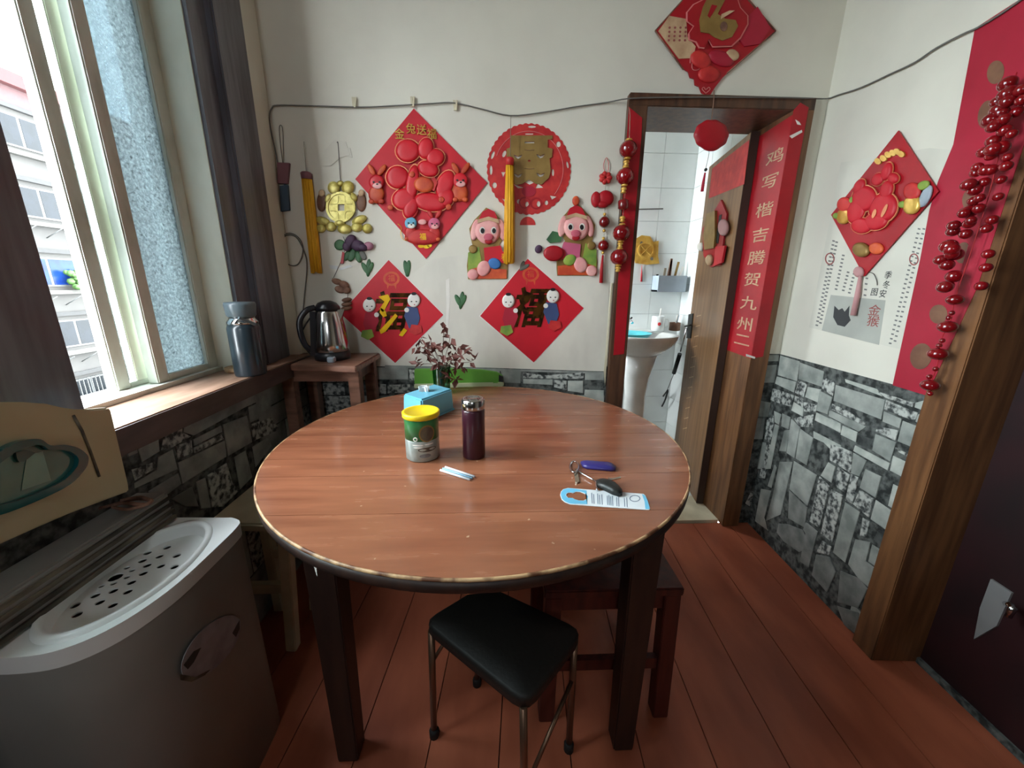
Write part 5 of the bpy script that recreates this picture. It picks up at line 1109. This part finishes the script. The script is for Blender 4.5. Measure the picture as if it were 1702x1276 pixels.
# ---- bead garland by the doorway
T = thing('bead_garland', 'long garland of shiny red beads hanging beside the right doorway', 'garland', base(RC, (1545, 655), .02))
strand = [(1545, 655), (1546, 640), (1556, 612), (1562, 588), (1566, 560), (1577, 542), (1584, 512), (1590, 488), (1596, 470)]
tubepx('cord', RC, strand+[(1620, 400), (1650, 300), (1690, 120)], .0012, .032, m_('tassel_red'), T)
for p, r in (((1546, 640), 14), ((1559, 588), 15), ((1575, 543), 15), ((1587, 498), 13)): ballpx('bead', RC, p, r, .032, m_('red_gloss'), T, .75)
for p in ((1546, 654), (1555, 613), (1566, 566), (1582, 520), (1545, 626), (1561, 574), (1577, 528)): ballpx('small_bead', RC, p, 4.5, .032, m_('red_gloss'), T)
rr = random.Random(5)
for i in range(46):
    t = i/45; x = 1566+118*t+rr.uniform(-14, 16); y = 470-340*t+rr.uniform(-14, 14)-30*sin(pi*t)*0
    ballpx('bead', RC, (x, y), rr.uniform(8, 13), .03+rr.uniform(0, .028), m_('red_gloss'), T, .9)
for i in range(12):
    t = i/11; ballpx('bead', RC, (1628+70*t+rr.uniform(-8, 8), 470-300*t+rr.uniform(-12, 12)), rr.uniform(8, 11), .03+rr.uniform(0, .02), m_('red_gloss'), T, .9)

# ================================================================== ON THE BATHROOM DOOR AND IN THE BATHROOM
flat('door_poster', LFR, [(1184, 280), (1246, 232), (1237, 306), (1178, 330)], .0005, .0015, m_('coral'), None, label='faded red paper pasted high on the bathroom door', cat='poster')
T = thing('door_plaque', 'torn red and gold figure plaque hanging on the bathroom door', 'decoration', base(LFR, (1186, 444)))
flat('panel', LFR, [(1201, 332), (1211, 355), (1207, 385), (1200, 440), (1184, 444), (1172, 425), (1170, 380), (1190, 350)], .001, .010, m_('red_deep'), T)
flat('gold_figure', LFR, [(1178, 355), (1192, 350), (1192, 390), (1190, 412), (1174, 415), (1172, 390)], .010, .022, m_('gold_dull'), T)
flat('dark_gap', LFR, [(1196, 358), (1200, 356), (1194, 405), (1189, 402)], .011, .0125, m_('black'), T)
flat('tinsel', LFR, EL(1204, 378, 8, 14), .010, .018, m_('tassel_pink'), T, dome=True); flat('tinsel', LFR, EL(1181, 432, 5, 9), .010, .02, m_('cream_print'), T, dome=True); flat('tinsel', LFR, EL(1167, 410, 4, 7), .004, .016, m_('white_print'), T, dome=True)
flat('ribbon', LFR, [(1192, 410), (1208, 408), (1203, 436), (1190, 442)], .010, .02, m_('red_paper'), T)
# wash basin
sk = Vector((.925, 2.42, 0)); SKZ = aty((1085, 562), 2.25).z
T = thing('wash_basin', 'white ceramic pedestal wash basin in the bathroom', 'sink', sk)
MB().lathe(sk, [(.105, 0), (.10, .04), (.075, .1), (.07, .5), (.085, .62), (.12, SKZ-.12)], 28, 1, .8).build('pedestal', m_('ceramic'), T)
MB().lathe(sk, [(.10, SKZ-.14), (.15, SKZ-.11), (.215, SKZ-.055), (.235, SKZ-.015), (.237, SKZ), (.225, SKZ+.004), (.205, SKZ-.005), (.15, SKZ-.07), (.05, SKZ-.1), (.0001, SKZ-.1)], 36, 1, .85).build('bowl', m_('ceramic'), T)
MB().box((sk.x-.22, sk.y+.10, SKZ-.06), (sk.x+.215, BY1-.004, SKZ+.006)).build('ledge', m_('ceramic'), T, bevel=.006)
fx_ = Vector((sk.x-.05, sk.y+.15, SKZ+.006))
f_ = MB().tube(spline([fx_, fx_+Vector((0, 0, .05)), fx_+Vector((.01, -.04, .075)), fx_+Vector((.015, -.08, .06))]), .009, 10).build('faucet', m_('chrome'), T)
MB().bar(fx_+Vector((0, .0, .06)), fx_+Vector((.04, .01, .09)), .014, .01).build('lever', m_('chrome'), f_)
wb_ = Vector((sk.x-.07, sk.y-.02, SKZ-.075)); MB().lathe(wb_, [(.06, 0), (.11, .075), (.125, .09), (.128, .09), (.112, .07), (.06, .006), (.0001, .005)], 32).build('wash_bowl', m_('basin_blue'), label='turquoise plastic bowl sitting in the bathroom basin', cat='bowl')
def cup(name, label, px, y, h, r, mm, hand=True, brush=('white_print',)):
    b0 = aty(px, y); b0.z = SKZ+.0075; t_ = thing(name, label, 'cup', b0)
    MB().lathe(b0, [(r*.9, 0), (r, .004), (r, h), (r*.92, h), (r*.9, .006), (.0001, .005)], 24).build('body', m_(mm), t_)
    if hand: MB().tube(spline([b0+Vector((r*.9, 0, h*.8)), b0+Vector((r*1.6, 0, h*.75)), b0+Vector((r*1.65, 0, h*.35)), b0+Vector((r*.9, 0, h*.25))]), .004, 8).build('handle', m_(mm), t_)
    for i, bm__ in enumerate(brush):
        MB().tube([b0+Vector((0, 0, .01)), b0+Vector((.012+.012*i, .005, h+.05))], .0035, 6).build('toothbrush', m_(bm__), t_)
    return t_
c_ = cup('mug', 'white mug with printed flower and toothbrush on the basin ledge', (1093, 545), 2.56, .10, .043, 'ceramic')
b0 = ROOT[c_.name]; MB().ball(b0+Vector((-.008, -.041, .05)), .012, .006, .012, 10, 6).build('flower_print', m_('coral'), c_)
cup('tumbler', 'brown tumbler beside the white mug on the basin ledge', (1121, 546), 2.58, .055, .036, 'brown_gold', False, ('white_print', 'rack_grey'))
# wall rack
q0 = aty((1091, 458), 2.60); q1 = aty((1134, 485), 2.60)
T = thing('wall_rack', 'grey plastic bathroom wall rack holding brushes and combs', 'rack', Vector(((q0.x+q1.x)/2, 2.6, q1.z)))
MB().box((q0.x, 2.56, q1.z), (q1.x, BY1-.001, q1.z+.012)).build('tray', m_('rack_grey'), T); MB().box((q0.x, 2.555, q1.z), (q1.x, 2.56, q0.z)).build('front', m_('rack_grey'), T); MB().box((q1.x-.004, 2.56, q1.z), (q1.x, BY1-.001, q0.z)).build('side', m_('rack_grey'), T); MB().box((q0.x, 2.56, q1.z), (q0.x+.004, BY1-.001, q0.z)).build('side', m_('rack_grey'), T)
for i, (dx, lean, hh, mm) in enumerate(((.02, -.01, .05, 'black'), (.05, .01, .09, 'string'), (.075, .02, .14, 'brown_gold'), (.095, .0, .15, 'dry_brown'), (.115, .03, .13, 'gold_dull'), (.13, .05, .10, 'white_print'))):
    p_ = Vector((q0.x+dx, 2.61, q1.z+.013)); MB().bar(p_, p_+Vector((lean, 0, .05+hh)), .014, .006, (0, 1, 0)).build('brush', m_(mm), label=['short black comb in the bathroom rack', 'pale straight brush in the bathroom rack', 'brown brush in the bathroom rack', 'tallest dark brush in the bathroom rack', 'gold leaning brush in the bathroom rack', 'white leaning brush at right end of bathroom rack'][i], cat='brush', group='brushes in the bathroom rack')
# gold plaque in the bathroom
BB = Fr((0, BY1, 0), (1, 0, 0), (0, 0, 1), (0, -1, 0))
T = thing('gold_plaque', 'gold openwork plaque with small red tassel on the bathroom tiles', 'decoration', base(BB, (1072, 468)))
cut('plate', BB, BB.poly([(1054, 398), (1066, 391), (1080, 393), (1085, 402), (1094, 400), (1093, 425), (1095, 438), (1075, 440), (1055, 437), (1053, 422)]), [BB.poly(EL(1066, 404, 3, 3, 0, 8)), BB.poly(EL(1083, 430, 3, 3, 0, 8))], .002, .008, m_('gold'), T)
cut('coin_ring', BB, BB.poly(EL(1073, 416, 14, 14)), [BB.poly(EL(1073, 416, 11, 11))], .008, .013, m_('gold'), T)
tubepx('cross', BB, [(1065, 408), (1073, 416), (1081, 424)], .002, .011, m_('gold'), T); tubepx('cross', BB, [(1081, 408), (1073, 416), (1065, 424)], .002, .011, m_('gold'), T)
MB().tube([BB.X((1067, 440), .006), BB.X((1066.5, 455), .006), BB.X((1066, 468), .006)], [.001, .005, .007], 8).build('tassel', m_('red_deep'), T)
flat('towel_hook_bar', BB, [(1056, 347), (1102, 346), (1102, 348), (1056, 349)], .01, .014, m_('string_grey'), None, label='thin grey rail fixed across the bathroom back wall tiles', cat='rail')
# walking-stick strap hanging from the door lever
T = thing('strap_handle', 'black grip and wrist strap hanging from the bathroom door lever', 'strap', LFR.X((1100, 690), .03))
g = [LFR.X(p, .035) for p in [(1141, 546), (1137, 562), (1131, 584)]]; MB().tube(g, .0045, 8).build('rod', m_('chrome'), T)
MB().tube([LFR.X(p, .035) for p in [(1130, 588), (1120, 620)]], .013, 10).build('grip', m_('black'), T)
MB().tube([LFR.X(p, .035) for p in [(1120, 621), (1109, 648)]], .0025, 6).build('cord', m_('string_grey'), T)
MB().tube(spline([LFR.X(p, .035) for p in [(1110, 648), (1098, 664), (1086, 680), (1084, 688), (1094, 684), (1104, 668), (1110, 650)]], 4), .006, 6).build('wrist_loop', m_('black'), T)
